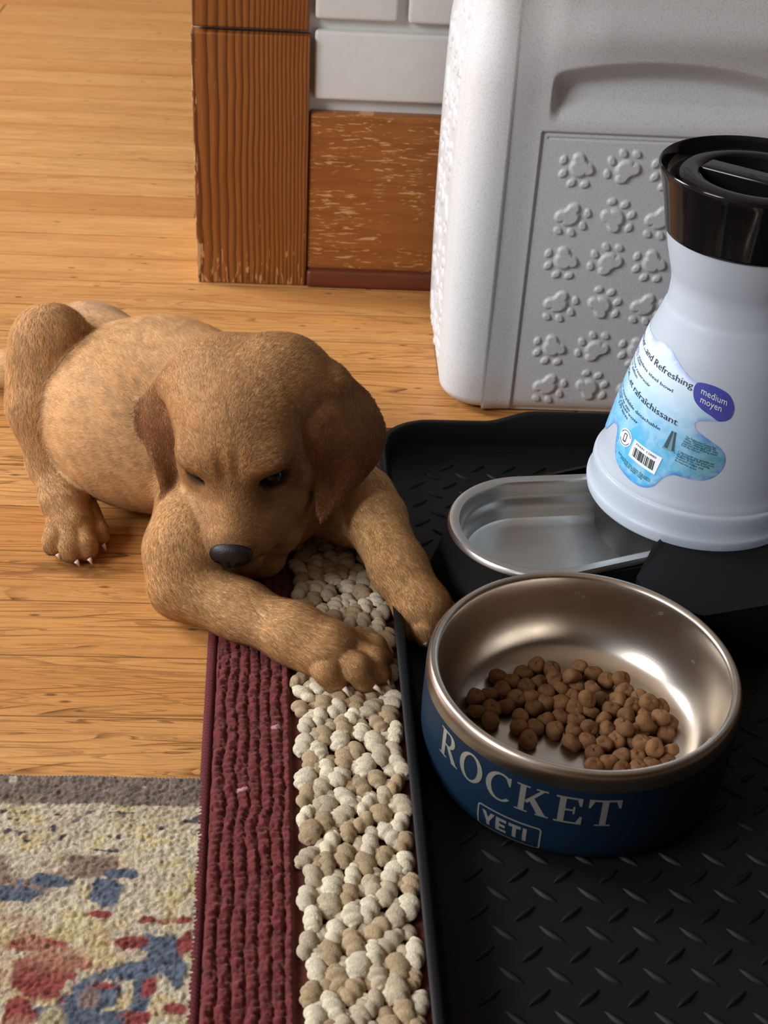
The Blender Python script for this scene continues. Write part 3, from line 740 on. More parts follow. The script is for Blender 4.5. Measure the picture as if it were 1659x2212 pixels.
# raised maker's dots on the bar
# label film
RP = np.array([(z, r) for r, z in resp])
def resfn(off):
    def fn(th, z):
        r = np.interp(z, RP[:, 0], RP[:, 1])+off; a = radians(th); return (WC[0]+r*cos(a), WC[1]+r*sin(a), z)
    return fn
outl = [(120, .1795), (135, .182), (150, .183), (164, .182), (182, .1817), (193.6, .1817), (201.8, .1835), (211.1, .1829), (219.1, .1794), (227.2, .175), (234.6, .1716), (240.5, .1705), (248.1, .1708), (256.1, .1692), (262.3, .166), (266.0, .1603), (266.4, .1552), (264.0, .151), (258.2, .1494), (251.5, .1484), (246.4, .1473), (244.3, .145), (246.0, .1419), (250.8, .139), (257.3, .1357), (262.8, .1321), (266.0, .1269), (265.8, .1206), (262.4, .1146), (256.8, .1108), (250.8, .1097), (244.4, .1098), (238.9, .1095), (234.6, .1063), (232.0, .1023), (229.7, .0979), (225.2, .0947), (218.8, .0937), (212.1, .0947), (205.2, .0964), (199.1, .0995), (194.9, .105), (192.3, .1116), (189.2, .117), (182.7, .1159), (177.1, .109), (171, .1035), (163, .1015), (150, .104), (135, .103), (120, .106)]
def smooth_loop(pts, m=3):
    n = len(pts); P_ = np.array(pts, float); o_ = []
    for i in range(n):
        p0, p1, p2, p3 = P_[i-1], P_[i], P_[(i+1) % n], P_[(i+2) % n]
        for k in range(m):
            t_ = k/m; o_.append(tuple(.5*((2*p1)+(-p0+p2)*t_+(2*p0-5*p1+4*p2-p3)*t_*t_+(-p0+3*p1-3*p2+p3)*t_**3)))
    return o_
def film(poly, off, name, mat, sub=1.2):
    # work in a plane where one degree and one millimetre are alike, then wrap
    V, F = strokes_to_faces([[(a, z*1000) for a, z in poly]], lambda x_, y_: (x_, y_, 0), sub)
    fn = resfn(off); me = mesh(name, [fn(v[0], v[1]/1000) for v in V], F, mat); return me, V
t = NT('label_print', .3, .4)
a = t.node('ShaderNodeAttribute', attribute_name='col').outputs['Color']
n = t.noise(t.pos(), 90, 5, .65, .6)
t.set('Base Color', t.mix(t.math('MULTIPLY', t.step(n, .4, .75), .45), a, S(226, 240, 248)))
lab, LV = film(smooth_loop(outl), .00025, 'label', t.m)
lv2 = np.array(LV); th_, zz_ = lv2[:, 0], lv2[:, 1]/1000
ob = np.array(outl); 
dd = np.min(np.hypot((th_[:, None]-np.array(smooth_loop(outl))[None, :, 0])*.9, (zz_[:, None]-np.array(smooth_loop(outl))[None, :, 1])*1000), axis=1)
edge_ = 1-sstep(dd, 0, 2.4); low_ = 1-sstep(zz_, .118, .172)
cA = np.array(S(206, 224, 240)); cB = np.array(S(84, 178, 222)); cE = np.array(S(64, 112, 196)); cEh = np.array(S(138, 152, 226)); cG = np.array(S(78, 150, 170))
Cc = cA*(1-low_[:, None])+cB*low_[:, None]
gm = (sstep(th_, 236, 258)*low_)[:, None]; Cc = Cc*(1-gm)+cG*gm
em = (edge_*.8)[:, None]; Cc = Cc*(1-em)+em*(cE*low_[:, None]+cEh*(1-low_[:, None]))
color_attr(lab, np.clip(Cc, 0, 1)); tag(lab, 'blue water-splash label with English and French text')
pill, _ = film(smooth_loop([(240.5, .1705), (248.1, .1708), (256.1, .1692), (262.3, .166), (266.0, .1603), (266.4, .1552), (264.0, .151), (258.2, .1494), (253.4, .1518), (246.5, .1548), (240.9, .1589), (238.6, .1634), (238.3, .1678)]), .00040, 'size_badge', simple('badge_blue', S(74, 80, 168), .3).m)
def text_on(lines, name, mat, off=.00055):
    """lines: (string, theta_start, z_start, theta_end, z_end, height)"""
    parts = []
    fn = resfn(off)
    for s_, a0, zA, a1, zB, hh_ in lines:
        cu = bpy.data.curves.new('txt', 'FONT'); cu.body = s_; cu.size = 1.0; cu.resolution_u = 2
        to = bpy.data.objects.new('txt', cu); COL.objects.link(to)
        dg = bpy.context.evaluated_depsgraph_get(); me = bpy.data.meshes.new_from_object(to.evaluated_get(dg))
        xs = [v.co.x for v in me.vertices]; x0_, x1_ = min(xs), max(xs)
        vs = []
        for v in me.vertices:
            f_ = (v.co.x-x0_)/(x1_-x0_); vs.append(fn(a0+(a1-a0)*f_, zA+(zB-zA)*f_+v.co.y*hh_))
        parts.append((vs, [tuple(p.vertices) for p in me.polygons]))
        bpy.data.objects.remove(to); bpy.data.meshes.remove(me)
    V, F = merge(parts); return mesh(name, V, F, mat, smooth=True)
M_ink = simple('ink_dark', S(20, 30, 58), .5).m; M_ink2 = simple('ink_green', S(24, 78, 84), .5).m; M_white = simple('print_white', S(232, 238, 242), .4).m
txt = text_on([('Healthier...and Refreshing', 150, .1738, 237.3, .1655, .0058), ('Filtration...et rafraîchissant', 148, .1500, 233.8, .1408, .0058),
               ('Removable, stainless steel bowl', 150, .1660, 224.6, .1592, .0030), ('Easy to clean', 160, .1625, 188, .1607, .0028), ('Large capacity reservoir', 150, .1590, 206.2, .1548, .0028), ('Holds 1.0 gallon', 150, .1555, 190, .1530, .0028),
               ('Bol en acier inoxydable détachable', 150, .1390, 224.2, .1338, .0030), ('Nettoyage facile en eau', 150, .1355, 196, .1325, .0028), ('Grand réservoir', 160, .1325, 207.6, .1296, .0028), ('3,79 litres', 178, .1290, 197, .1272, .0028)], 'label_text', M_ink)
txt2 = text_on([('The Petfountain Gravity Pet', 241.0, .1352, 259.4, .1318, .0021), ('Water Dispenser makes life', 240.6, .1338, 259.6, .1305, .0021), ('simple, clean and safe with', 240.2, .1324, 261, .1290, .0021), ('easy and pure drinking water', 239.8, .1310, 261, .1276, .0021), ('from the reservoir', 239.5, .1296, 251, .1276, .0021),
                ("L'abreuvoir par gravité est", 238.8, .1249, 260.2, .1214, .0021), ('un distributeur fait pour vous', 238.5, .1235, 260, .1200, .0021), ('faciliter la vie, eau fraîche', 238.3, .1221, 258, .1187, .0021), ('et propre chaque jour', 238.1, .1207, 255, .1174, .0021), ('du réservoir au bol', 237.9, .1190, 251, .1162, .0021),
                ('Before first use rinse the parts', 200, .1045, 227, .1005, .0021), ('Avant la première utilisation', 203, .1028, 227, .0992, .0021), ('Hand wash only', 207, .1010, 222, .0985, .0021)], 'small_print', M_ink2)
txt3 = text_on([('medium', 243.6, .1645, 261.4, .1598, .0058), ('moyen', 244.4, .1592, 258.6, .1556, .0058)], 'badge_text', M_white, .0007)
bt = []
fnL = resfn(.0005); fnM = resfn(.0007)
bt.append(strokes_to_faces([[(209.2, .1203), (230.6, .1178), (228.6, .1053), (208.2, .1083)]], lambda x_, y_: fnL(x_, y_), 1.0))
plate = mesh('barcode_plate', *merge(bt), M_white)
bars = []; rb = random.Random(3); x_ = 211.0
while x_ < 226.5:
    w_ = rb.choice((.25, .4, .7)); zt = .1160-(x_-211)/15.5*.0022; bars.append([(x_, zt-.0062), (x_+w_, zt-.0064), (x_+w_, zt), (x_, zt)]); x_ += w_+rb.choice((.3, .45, .7))
barm = mesh('barcode', *strokes_to_faces(bars, lambda a_, b_: fnM(a_, b_), 1.0), simple('ink_black', (.01, .01, .012), .5).m)
num = text_on([('79441 12880', 211, .1176, 227.0, .1156, .0020)], 'barcode_number', M_ink, .0007)
ic = [mesh('phone_icon_disc', *strokes_to_faces([arc(201.2, .1168, 6.0, .0058, 0, 360, 30)[:-1]], lambda x_, y_: fnL(x_, y_), 9), M_white)]
ph = band(rr_out(199.6, 202.6, .1140, .1196, .6, .0006), rr_out(200.1, 202.1, .1148, .1190, .3, .0003))+band(arc(201.2, .1168, 5.0, .0049, 20, 160, 14), arc(201.2, .1168, 4.6, .0045, 20, 160, 14))+band(arc(201.2, .1168, 5.0, .0049, 200, 340, 14), arc(201.2, .1168, 4.6, .0045, 200, 340, 14))
ic.append(mesh('phone_icon', *strokes_to_faces(ph, lambda x_, y_: fnM(x_, y_), 9), M_ink))
pic = mesh('bottle_picture', *strokes_to_faces([[(231.6, .1368), (234.6, .1366), (236.6, .1232), (228.6, .1240)]], lambda x_, y_: fnL(x_, y_), 3), simple('picture_grey', S(110, 150, 168), .4).m)
pic2 = mesh('bottle_picture_shade', *strokes_to_faces([[(231.8, .1366), (232.8, .1366), (231.6, .1250), (229.6, .1254)], [(233.6, .1366), (234.6, .1366), (236.0, .1244), (234.6, .1246)]], lambda x_, y_: fnM(x_, y_), 3), simple('picture_dark', S(54, 84, 96), .4).m)
adopt(wdsp, [sb, wbase, valve, reserv, lido])
def sub(parent, objs):
    for q in objs: q.parent = parent
sub(lido, [grip]); sub(reserv, [lab])
# label's own print joins the label as one printed film
def join_mats(base, objs):
    me = base.data; bm = bmesh.new(); bm.from_mesh(me); cl = bm.verts.layers.float_color.get('col')
    for q in objs:
        mi = len(me.materials); me.materials.append(q.data.materials[0])
        b2 = bmesh.new(); b2.from_mesh(q.data); mp = {v: bm.verts.new(v.co) for v in b2.verts}
        for f in b2.faces:
            try: nf = bm.faces.new([mp[v] for v in f.verts]); nf.material_index = mi; nf.smooth = True
            except ValueError: pass
        b2.free(); bpy.data.objects.remove(q)
    bm.to_mesh(me); bm.free()
join_mats(lab, [pill, txt, txt2, txt3, plate, barm, num]+ic+[pic, pic2])

# ------------------------------------------------------------------ white paw-print jug
JX0, JY0 = .1025, .982
JW, JD, JH = .29, .21, .372
jug = empty('storage_jug', (JX0+JW/2, JY0+JD/2, 0)); tag(jug, 'large speckled white plastic jug embossed with paw prints, standing against the wall', 'jug')
def paw_field(X, Z, cx_, cz_, ang, s_=1.0):
    """height of one embossed paw, pads up along ang"""
    c, s = cos(ang), sin(ang); u = ((X-cx_)*c+(Z-cz_)*s)/s_; w = (-(X-cx_)*s+(Z-cz_)*c)/s_
    def el(u0, w0, ru, rw, a=0.0):
        uu = (u-u0)*cos(a)+(w-w0)*sin(a); ww = -(u-u0)*sin(a)+(w-w0)*cos(a)
        return 1-np.hypot(uu/ru, ww/rw)
    # rounded-triangle main pad
    d = np.maximum.reduce([el(0, .0012, .0086, .0068), el(-.0052, -.0040, .0062, .0052), el(.0052, -.0040, .0062, .0052), el(0, -.0030, .0090, .0050)])
    pad = sstep(d, -.02, .42)**.8
    toes = np.maximum.reduce([sstep(el(-.0132, .0052, .0033, .0044, -.4), -.03, .5), sstep(el(-.0052, .0120, .0034, .0046, -.1), -.03, .5), sstep(el(.0052, .0120, .0034, .0046, .1), -.03, .5), sstep(el(.0132, .0052, .0033, .0044, .4), -.03, .5)])
    return np.maximum(pad, toes*.75)*.0021
ANG = {'A': radians(128), 'B': radians(30), 'C': radians(222), 'D': radians(-60)}
ANG = {'A': radians(135), 'B': radians(38), 'C': radians(215), 'D': radians(-52)}
PAWS = []
for r_, z_ in enumerate((.2126, .1738, .1380, .1010, .0620, .0265)):
    for c_ in range(5):
        x__ = .1885+c_*.0348+(.0025 if r_ == 0 else 0)
        if r_ % 2 == 0: a_ = (ANG['A'], ANG['B'], ANG['A'])[c_ % 3]
        else: a_ = (ANG['C'], ANG['D'], ANG['C'])[c_ % 3]
        PAWS.append((x__, z_, a_))
def jug_mesh():
    # cross-section: rounded rectangle walked from the left-back corner round the front to the right-back
    rcn = .034
    seg = []
    def add(x, y, nx, ny, tagf): seg.append((x, y, nx, ny, tagf))
    X1, Y1 = JX0+JW, JY0+JD
    for k in range(110): y = Y1-.03-(JD-.03-rcn)*k/110; add(JX0, y, -1, 0, 1)
    for k in range(36):
        a = pi+pi/2*k/36; add(JX0+rcn+rcn*cos(a), JY0+rcn+rcn*sin(a), cos(a), sin(a), 2)
    nf = 400
    for k in range(nf): add(JX0+rcn+(JW-2*rcn)*k/nf, JY0, 0, -1, 0)
    for k in range(14):
        a = -pi/2+pi/2*k/14; add(X1-rcn+rcn*cos(a), JY0+rcn+rcn*sin(a), cos(a), sin(a), 2)
    for k in range(20): add(X1, JY0+rcn+(JD-rcn-.03)*k/20, 1, 0, 3)
    for k in range(8):
        a = pi/2*k/8; add(X1-.03+.03*cos(a), Y1-.03+.03*sin(a), cos(a), sin(a), 4)
    for k in range(20): add(X1-.03-(JW-.06)*k/20, Y1, 0, 1, 4)
    for k in range(8):
        a = pi/2+pi/2*k/8; add(JX0+.03+.03*cos(a), Y1-.03+.03*sin(a), cos(a), sin(a), 4)
    Sg = np.array(seg); n = len(Sg)
    zs = np.r_[np.linspace(0, 1, 26)**1.0*.03, np.linspace(.0308, JH-.04, 380), JH-.04+.04*np.sin(np.linspace(0, pi/2, 24))[1:]]
    X = np.tile(Sg[:, 0], (len(zs), 1)); Y = np.tile(Sg[:, 1], (len(zs), 1)); NX = np.tile(Sg[:, 2], (len(zs), 1)); NY = np.tile(Sg[:, 3], (len(zs), 1)); Tg = np.tile(Sg[:, 4], (len(zs), 1))
    Z = np.tile(zs[:, None], (1, n))
    off = np.zeros_like(X)
    # bottom and top roll-in
    off -= .011*(1-np.sqrt(np.clip(1-(1-np.clip(Z/.014, 0, 1))**2, 0, 1)))*(1+1.4*(Tg == 2))
    tt_ = np.clip((Z-(JH-.04))/.04, 0, 1); off -= .040*(1-np.sqrt(np.clip(1-tt_**2, 0, 1)))
    front = (Tg == 0)
    # flat panel set back from the corner column
    pl, pr_, pb, pt = .1605, .372, .0035, .2385
    inp = sstep(X, pl-.0015, pl+.0008)*sstep(-X, -pr_-.001, -pr_+.001)*sstep(-Z, -pt-.0008, -pt+.0008)*sstep(Z, pb-.0008, pb+.0008)
    groove = np.exp(-((X-pl)/.0009)**2)*sstep(-Z, -pt-.001, -pt)+np.exp(-((Z-pt)/.0010)**2)*sstep(X, pl-.001, pl)
    groove = np.maximum(groove, .7*np.exp(-((Z-pb)/.0012)**2)*(X > pl))
    off -= front*(.0018*inp+.0012*np.clip(groove, 0, 1))
    # second line just inside the top edge of the panel
    off -= front*.0008*np.exp(-((Z-pt+.0042)/.0007)**2)*(X > pl+.004)
    # shallow dish beside the corner column
    off -= front*.0022*sstep(X, .131, .158)*(1-.0*Z)
    # hand recess above the panel
    arch = .2905-.010*((X-.245)/.08)**2
    rec = sstep(X, .1625, .172)*sstep(-Z, -arch-.004, -arch+.014)*sstep(Z, .2425, .262)
    off -= front*.017*rec*np.clip((Z-.236)/.055, 0, 1)**.8
    off += front*.006*np.exp(-((Z-.312)/.018)**2)*sstep(X, .15, .2)
    P2 = np.zeros_like(X)
    for (a_, b_, g_) in PAWS:
        m = front & (abs(X-a_) < .022) & (abs(Z-b_) < .022)
        P2[m] = np.maximum(P2[m], paw_field(X[m], Z[m], a_, b_, g_, .98))
    # left side: rows of paws seen edge-on
    side = (Tg == 1)
    for zi, b_ in enumerate(np.arange(.03, .31, .040)):
        for yi in range(3):
            a_ = JY0+.064+yi*.040
            m = side & (abs(Y-a_) < .022) & (abs(Z-b_) < .022)
            P2[m] = np.maximum(P2[m], paw_field(Y[m], Z[m], a_, b_, (zi*1.3+yi*1.9), 1.1)*.85)
    off += P2
    # left side belly: bulges slightly below the middle
    off += side*.003*np.sin(np.clip(Z/.33, 0, 1)*pi)
    off += .0015*np.sin(np.clip(Z/.33, 0, 1)*pi)*(Tg == 2)
    # taper of the shoulder near the top of the corner
    off -= (Tg <= 2)*.006*sstep(Z, .27, .33)*np.where(front, 1-sstep(X, .137, .17), 1)
    Xf = X+NX*off; Yf = Y+NY*off
    V = np.stack([Xf, Yf, Z], -1).reshape(-1, 3)
    m_ = len(zs); i, j = np.meshgrid(np.arange(m_-1), np.arange(n), indexing='ij'); j2 = (j+1) % n
    F = np.stack([i*n+j, i*n+j2, (i+1)*n+j2, (i+1)*n+j], -1).reshape(-1, 4)
    return V, F, n, m_
V, F, n_, m_ = jug_mesh()
def speckle_plastic():
    t = NT('speckled_plastic', .42, .4); P_ = t.pos()
    n = t.noise(P_, 700, 3, .7); n2 = t.noise(P_, 90, 3, .5); v = t.noise(P_, 1000, 2, .5)
    c = t.mix(t.math('MULTIPLY', t.step(n, .50, .66), .45), S(208, 209, 210), S(166, 165, 164))
    t.set('Base Color', t.mix(t.math('MULTIPLY', n2, .12), c, S(190, 188, 186)))
    return t.bump(t.math('ADD', v, t.math('MULTIPLY', n, .6)), .16, .0006).m
M_jug = speckle_plastic()
jb = mesh_np('jug_body', V, F, M_jug)
bm = bmesh.new(); bm.from_mesh(jb.data); bm.verts.ensure_lookup_table()
ring_lo = [bm.verts[k] for k in range(n_)]; ring_hi = [bm.verts[(m_-1)*n_+k] for k in range(n_)]
for ring_, zz, fl_ in ((ring_lo, 0.0, True), (ring_hi, JH, False)):
    cv_ = bm.verts.new((JX0+JW/2, JY0+JD/2, zz))
    for k in range(n_):
        tri = [ring_[k], ring_[(k+1) % n_], cv_]
        nf_ = bm.faces.new(tri[::-1] if fl_ else tri); nf_.smooth = True
bm.to_mesh(jb.data); bm.free()
V, F = lathe([(.0, JH+.030), (.030, JH+.030), (.033, JH+.027), (.033, JH+.002), (.030, JH-.001)], (JX0+.10, JY0+JD/2), 40); cap = mesh('screw_cap', V, F, M_jug)
hp_ = [(JX0+.13, JY0+JD/2, JH-.004), (JX0+.15, JY0+JD/2, JH+.03), (JX0+.20, JY0+JD/2, JH+.038), (JX0+.25, JY0+JD/2, JH+.03), (JX0+.26, JY0+JD/2, JH-.004)]
V, F = tube(hp_, .011, 14); hnd = mesh('carry_handle', V, F, M_jug)
adopt(jug, [jb, cap, hnd])

#PUPPY#
# ------------------------------------------------------------------ the puppy: one continuous body grown from an implicit surface
HP = np.array([-.0470, .7669, .1104])
HM = np.array([[.976, -.101, -.191], [-.180, -.871, -.458], [.120, -.481, .868]])   # columns: local right, forward, up
HS = 1.0143
def HL(x, y, z): return HP+HM@(np.array([x, y, z])*HS)
def h_at(u, v, fwd):
    """point on the plane local-forward = fwd of the head, seen at (u, v)"""
    d = RC.T @ np.array([(u-CX)/FPX, (v-CY)/FPX, 1.0]); n = HM[:, 1]
    return CAMP+d*(((HP+n*fwd*HS)-CAMP)@n)/(d@n)
def rc(a, b, ra, rb): return ('c', np.array(a, float), np.array(b, float), ra, rb)
def el(c, r, M=None): return ('e', np.array(c, float), np.array(r, float), M)
def prim_d(p, Q):
    if p[0] == 'c':
        a, b, ra, rb = p[1:]; ab = b-a; L2 = ab@ab+1e-12
        t = np.clip(((Q-a)@ab)/L2, 0, 1); return np.linalg.norm(Q-a-t[..., None]*ab, axis=-1)-(ra+(rb-ra)*t)
    c, r, M = p[1:]; q = Q-c
    if M is not None: q = q@M
    k0 = np.linalg.norm(q/r, axis=-1); k1 = np.linalg.norm(q/(r*r), axis=-1)+1e-9
    return k0*(k0-1)/k1
def prim_box(p, m):
    if p[0] == 'c':
        a, b, ra, rb = p[1:]; r = max(ra, rb)+m; return np.minimum(a, b)-r, np.maximum(a, b)+r
    r = max(p[2])+m; return p[1]-r, p[1]+r
A_ = at
# each group: (name, blend inside, blend onto the rest, primitives, flow direction, fur length)
hd = HM
G = []
def ce(u, v, z, r): return el(A_(u, v, z), r)
# torso: rump, belly, chest, neck
tdir = (A_(150, 790, .07)-A_(560, 980, .07)); tdir /= np.linalg.norm(tdir); side = np.cross([0, 0, 1], tdir); side /= np.linalg.norm(side)
TM = np.stack([tdir, side, np.cross(tdir, side)], -1)
W_ = lambda x, y, z: np.array([x, y, z], float)
G.append(('torso', .026, .010, [el(A_(200, 800, .062), (.050, .046, .052), TM), el(A_(318, 895, .066), (.076, .074, .0655), TM), el(A_(435, 930, .058), (.062, .056, .054), TM),
     el(W_(-.030, .818, .050), (.056, .044, .044)), rc(W_(-.100, .865, .080), W_(-.058, .822, .096), .044, .036), rc(W_(-.02, .825, .044), W_(.026, .780, .040), .038, .027)], tdir, .0055))
K = A_(112, 742, .110)
G.append(('thigh', .016, .005, [rc(A_(140, 790, .080), K, .034, .0245), rc(K, A_(92, 880, .072), .0245, .0212), rc(A_(92, 880, .072), A_(106, 1000, .040), .0212, .0150), el(A_(104, 830, .075), (.026, .031, .042))], A_(98, 1000, .04)-K, .0055))
G.append(('hindfoot', .010, .004, [rc(A_(103, 1000, .038), A_(138, 1080, .024), .0150, .0142), rc(A_(138, 1080, .024), A_(160, 1135, .0160), .0142, .0145)], A_(160, 1160, .01)-A_(98, 1000, .04), .0035))
G.append(('tail', .01, .008, [rc(A_(175, 800, .040), A_(40, 800, .026), .022, .0150), rc(A_(40, 800, .026), A_(-120, 770, .016), .0150, .0105)], A_(-120, 770, .016)-A_(60, 800, .03), .006))
# near foreleg across the picture
G.append(('upperarm', .012, .008, [rc(W_(-.078, .800, .050), A_(404, 1190, .040), .029, .0255), rc(A_(402, 1190, .040), A_(396, 1262, .0250), .0255, .0225)], A_(392, 1262, .027)-A_(455, 1060, .07), .0040))
G.append(('forearm', .010, .005, [rc(A_(396, 1264, .0245), A_(520, 1318, .0225), .0220, .0178), rc(A_(520, 1318, .0225), A_(640, 1372, .0235), .0178, .0176), rc(A_(640, 1370, .0240), A_(705, 1402, .0230), .0180, .0178), el(A_(710, 1402, .0210), (.0200, .0170, .0125), None)], A_(735, 1420, .026)-A_(392, 1262, .026), .0040))
# far foreleg into the tray
G.append(('farshoulder', .014, .008, [rc(W_(.030, .783, .040), A_(808, 1120, .043), .027, .0220)], A_(806, 1118, .047)-A_(745, 1050, .06), .0040))
G.append(('farforearm', .012, .004, [rc(A_(808, 1120, .043), A_(862, 1230, .037), .0210, .0168), rc(A_(862, 1230, .037), A_(908, 1305, .0290), .0168, .0155), el(A_(915, 1312, .0265), (.0165, .018, .0130), None)], A_(925, 1330, .025)-A_(806, 1118, .05), .0038))
def toes(name, lst, d, k=.0010): 
    for i, (pts, r0, r1) in enumerate(lst): G.append((name, .003, k, [rc(pts[0], pts[1], r0, r1)]+([rc(pts[1], pts[2], r1, r1*.96)] if len(pts) > 2 else []), np.array(pts[-1])-pts[0], .0024))
toes('toe', [((A_(672, 1410, .021), A_(706, 1448, .0205), A_(723, 1470, .0130)), .0092, .0084), ((A_(720, 1410, .024), A_(770, 1442, .0225), A_(788, 1468, .0135)), .0092, .0086), ((A_(745, 1398, .024), A_(806, 1424, .0210), A_(820, 1454, .0135)), .0088, .0078), ((A_(750, 1382, .021), A_(808, 1394, .0180), A_(826, 1420, .0125)), .0082, .0070)], None, .0006)
toes('toe', [((A_(888, 1318, .026), A_(886, 1345, .0220), A_(888, 1358, .0180)), .0085, .0075), ((A_(908, 1320, .027), A_(915, 1358, .0225), A_(920, 1374, .0185)), .0086, .0080), ((A_(930, 1318, .027), A_(948, 1352, .0220), A_(954, 1364, .0180)), .0086, .0078), ((A_(942, 1300, .026), A_(968, 1325, .0210), A_(975, 1335, .0180)), .0080, .0070)], None)
toes('toe', [((A_(128, 1115, .018), A_(116, 1168, .0130), A_(116, 1180, .0090)), .0086, .0072), ((A_(148, 1120, .021), A_(153, 1182, .0125), A_(154, 1195, .0085)), .0088, .0076), ((A_(170, 1115, .020), A_(187, 1178, .0125), A_(189, 1190, .0085)), .0088, .0074), ((A_(188, 1095, .017), A_(214, 1148, .0115), A_(218, 1162, .0085)), .0078, .0065)], None)
# head
G.append(('skull', .014, .005, [el(HL(0, -.004, .003), (.0445, .047, .0410), hd), el(HL(0, -.012, .012), (.042, .040, .034), hd), el(HL(-.0225, .016, -.020), (.0235, .028, .0245), hd), el(HL(.0225, .016, -.020), (.0235, .028, .0245), hd),
     rc(HL(.024, -.014, .018), HL(.057, -.024, .013), .0225, .0120), rc(HL(-.024, -.014, .018), HL(-.047, -.022, .012), .0215, .0120), el(HL(.026, -.030, .020), (.028, .022, .024), hd), el(HL(-.018, -.030, .016), (.028, .022, .024), hd),
     el(HL(-.0205, .030, .0135), (.0150, .0125, .0070), hd), el(HL(.0205, .030, .0135), (.0150, .0125, .0070), hd), rc(HL(0, .022, .006), HL(0, .040, -.009), .019, .0165)], -hd[:, 1]+.25*hd[:, 2], .0036))
G.append(('muzzle', .009, .008, [rc(HL(0, .030, -.012), HL(0, .068, -.0180), .0215, .0145), el(HL(-.0100, .057, -.0270), (.0150, .0225, .0155), hd), el(HL(.0110, .057, -.0270), (.0160, .0225, .0160), hd),
     el(HL(.0150, .036, -.0300), (.0185, .0260, .0180), hd), el(HL(-.0150, .036, -.0290), (.0175, .0260, .0170), hd), el(HL(.0240, .026, -.0350), (.0185, .0280, .0200), hd), el(h_at(596, 1132, .045), (.0190, .0220, .0180), hd), el(h_at(632, 1105, .026), (.0190, .0240, .0190), hd), el(h_at(507, 1208, .073), (.0180, .0100, .0115), hd), el(h_at(560, 1205, .062), (.0180, .0140, .0120), hd), rc(HL(0, .014, -.034), HL(0, .060, -.0385), .023, .0120), el(HL(0, .0770, -.0215), (.0120, .0080, .0100), hd)], -hd[:, 1], .0024))
# ears: thin hanging leather, skinned over their own curved outline
def ear(inner, outer, bulge, r=.0021, nt=22, ns=14):
    I = np.array([h_at(*p) for p in inner]); O = np.array([h_at(*p) for p in outer]); ps = []
    def samp(P, t):
        x = t*(len(P)-1); i = min(int(x), len(P)-2); f = x-i
        p0, p1, p2, p3 = P[max(i-1, 0)], P[i], P[i+1], P[min(i+2, len(P)-1)]
        return .5*((2*p1)+(-p0+p2)*f+(2*p0-5*p1+4*p2-p3)*f*f+(-p0+3*p1-3*p2+p3)*f**3)
    rows = []
    for i in range(nt):
        t_ = i/(nt-1); a = samp(I, t_); b = samp(O, t_); row = []
        for j in range(ns):
            s_ = j/(ns-1); q = a+(b-a)*s_+hd[:, 1]*bulge*sin(pi*s_)*(1-.5*t_)+hd[:, 1]*.0012*sin(s_*9+t_*2)*(t_ > .2)
            row.append(q)
        rows.append(row)
    return rows
earL = ear([(420, 822, -.018), (412, 870, -.010), (401, 920, .004), (392, 975, .012), (386, 1035, .027), (375, 1102, .046)],
           [(376, 800, -.026), (330, 836, -.022), (302, 888, -.012), (316, 955, .008), (342, 1022, .028), (364, 1106, .045)], .006)
earR = ear([(668, 862, -.010), (650, 892, .002), (663, 948, .012), (676, 1010, .021), (685, 1062, .032), (690, 1106, .042)],
           [(735, 805, -.028), (795, 855, -.024), (829, 932, -.010), (812, 995, .005), (764, 1052, .022), (703, 1108, .040)], .009)
EAR_R = .0022
def ear_pts(rows):
    R_ = np.array(rows); nt, ns = R_.shape[:2]; out = []
    # refine the sheet so that neighbouring balls overlap
    ti = np.linspace(0, nt-1, 60); si = np.linspace(0, ns-1, 46)
    for t_ in ti:
        i = min(int(t_), nt-2); f = t_-i; row = R_[i]*(1-f)+R_[i+1]*f
        for s_ in si:
            j = min(int(s_), ns-2); g = s_-j; out.append(row[j]*(1-g)+row[j+1]*g)
    return np.array(out)
EARS = [ear_pts(earL), ear_pts(earR)]
EYES = [HL(-.0245, .0335, .0005), HL(.0235, .0345, .0005)]

HGRID = .00145
lo = np.array([-.295, .585, -.002]); hi = np.array([.115, 1.02, .175])
dims = np.ceil((hi-lo)/HGRID).astype(int)+1
field = np.full(dims, .03, np.float32)
def smin(a, b, k):
    h = np.clip(k-np.abs(a-b), 0, None)/k; return np.minimum(a, b)-h*h*k*.25
def sub_block(b0, b1):
    i0 = np.clip(np.floor((b0-lo)/HGRID).astype(int), 0, dims-1); i1 = np.clip(np.ceil((b1-lo)/HGRID).astype(int)+1, 1, dims)
    sl = tuple(slice(a, b) for a, b in zip(i0, i1))
    ax = [(lo[k]+HGRID*np.arange(i0[k], i1[k])).astype(np.float32) for k in range(3)]
    return sl, np.stack(np.meshgrid(*ax, indexing='ij'), -1)
def group_d(g, Q):
    d = None
    for p in g[3]:
        e = prim_d(p, Q).astype(np.float32); d = e if d is None else smin(d, e, g[1])
    return d
for g in G:
    bs = [prim_box(p, .016) for p in g[3]]; b0 = np.min([b[0] for b in bs], 0); b1 = np.max([b[1] for b in bs], 0)
    sl, Q = sub_block(b0, b1)
    if 0 in Q.shape: continue
    field[sl] = smin(field[sl], group_d(g, Q), g[2])
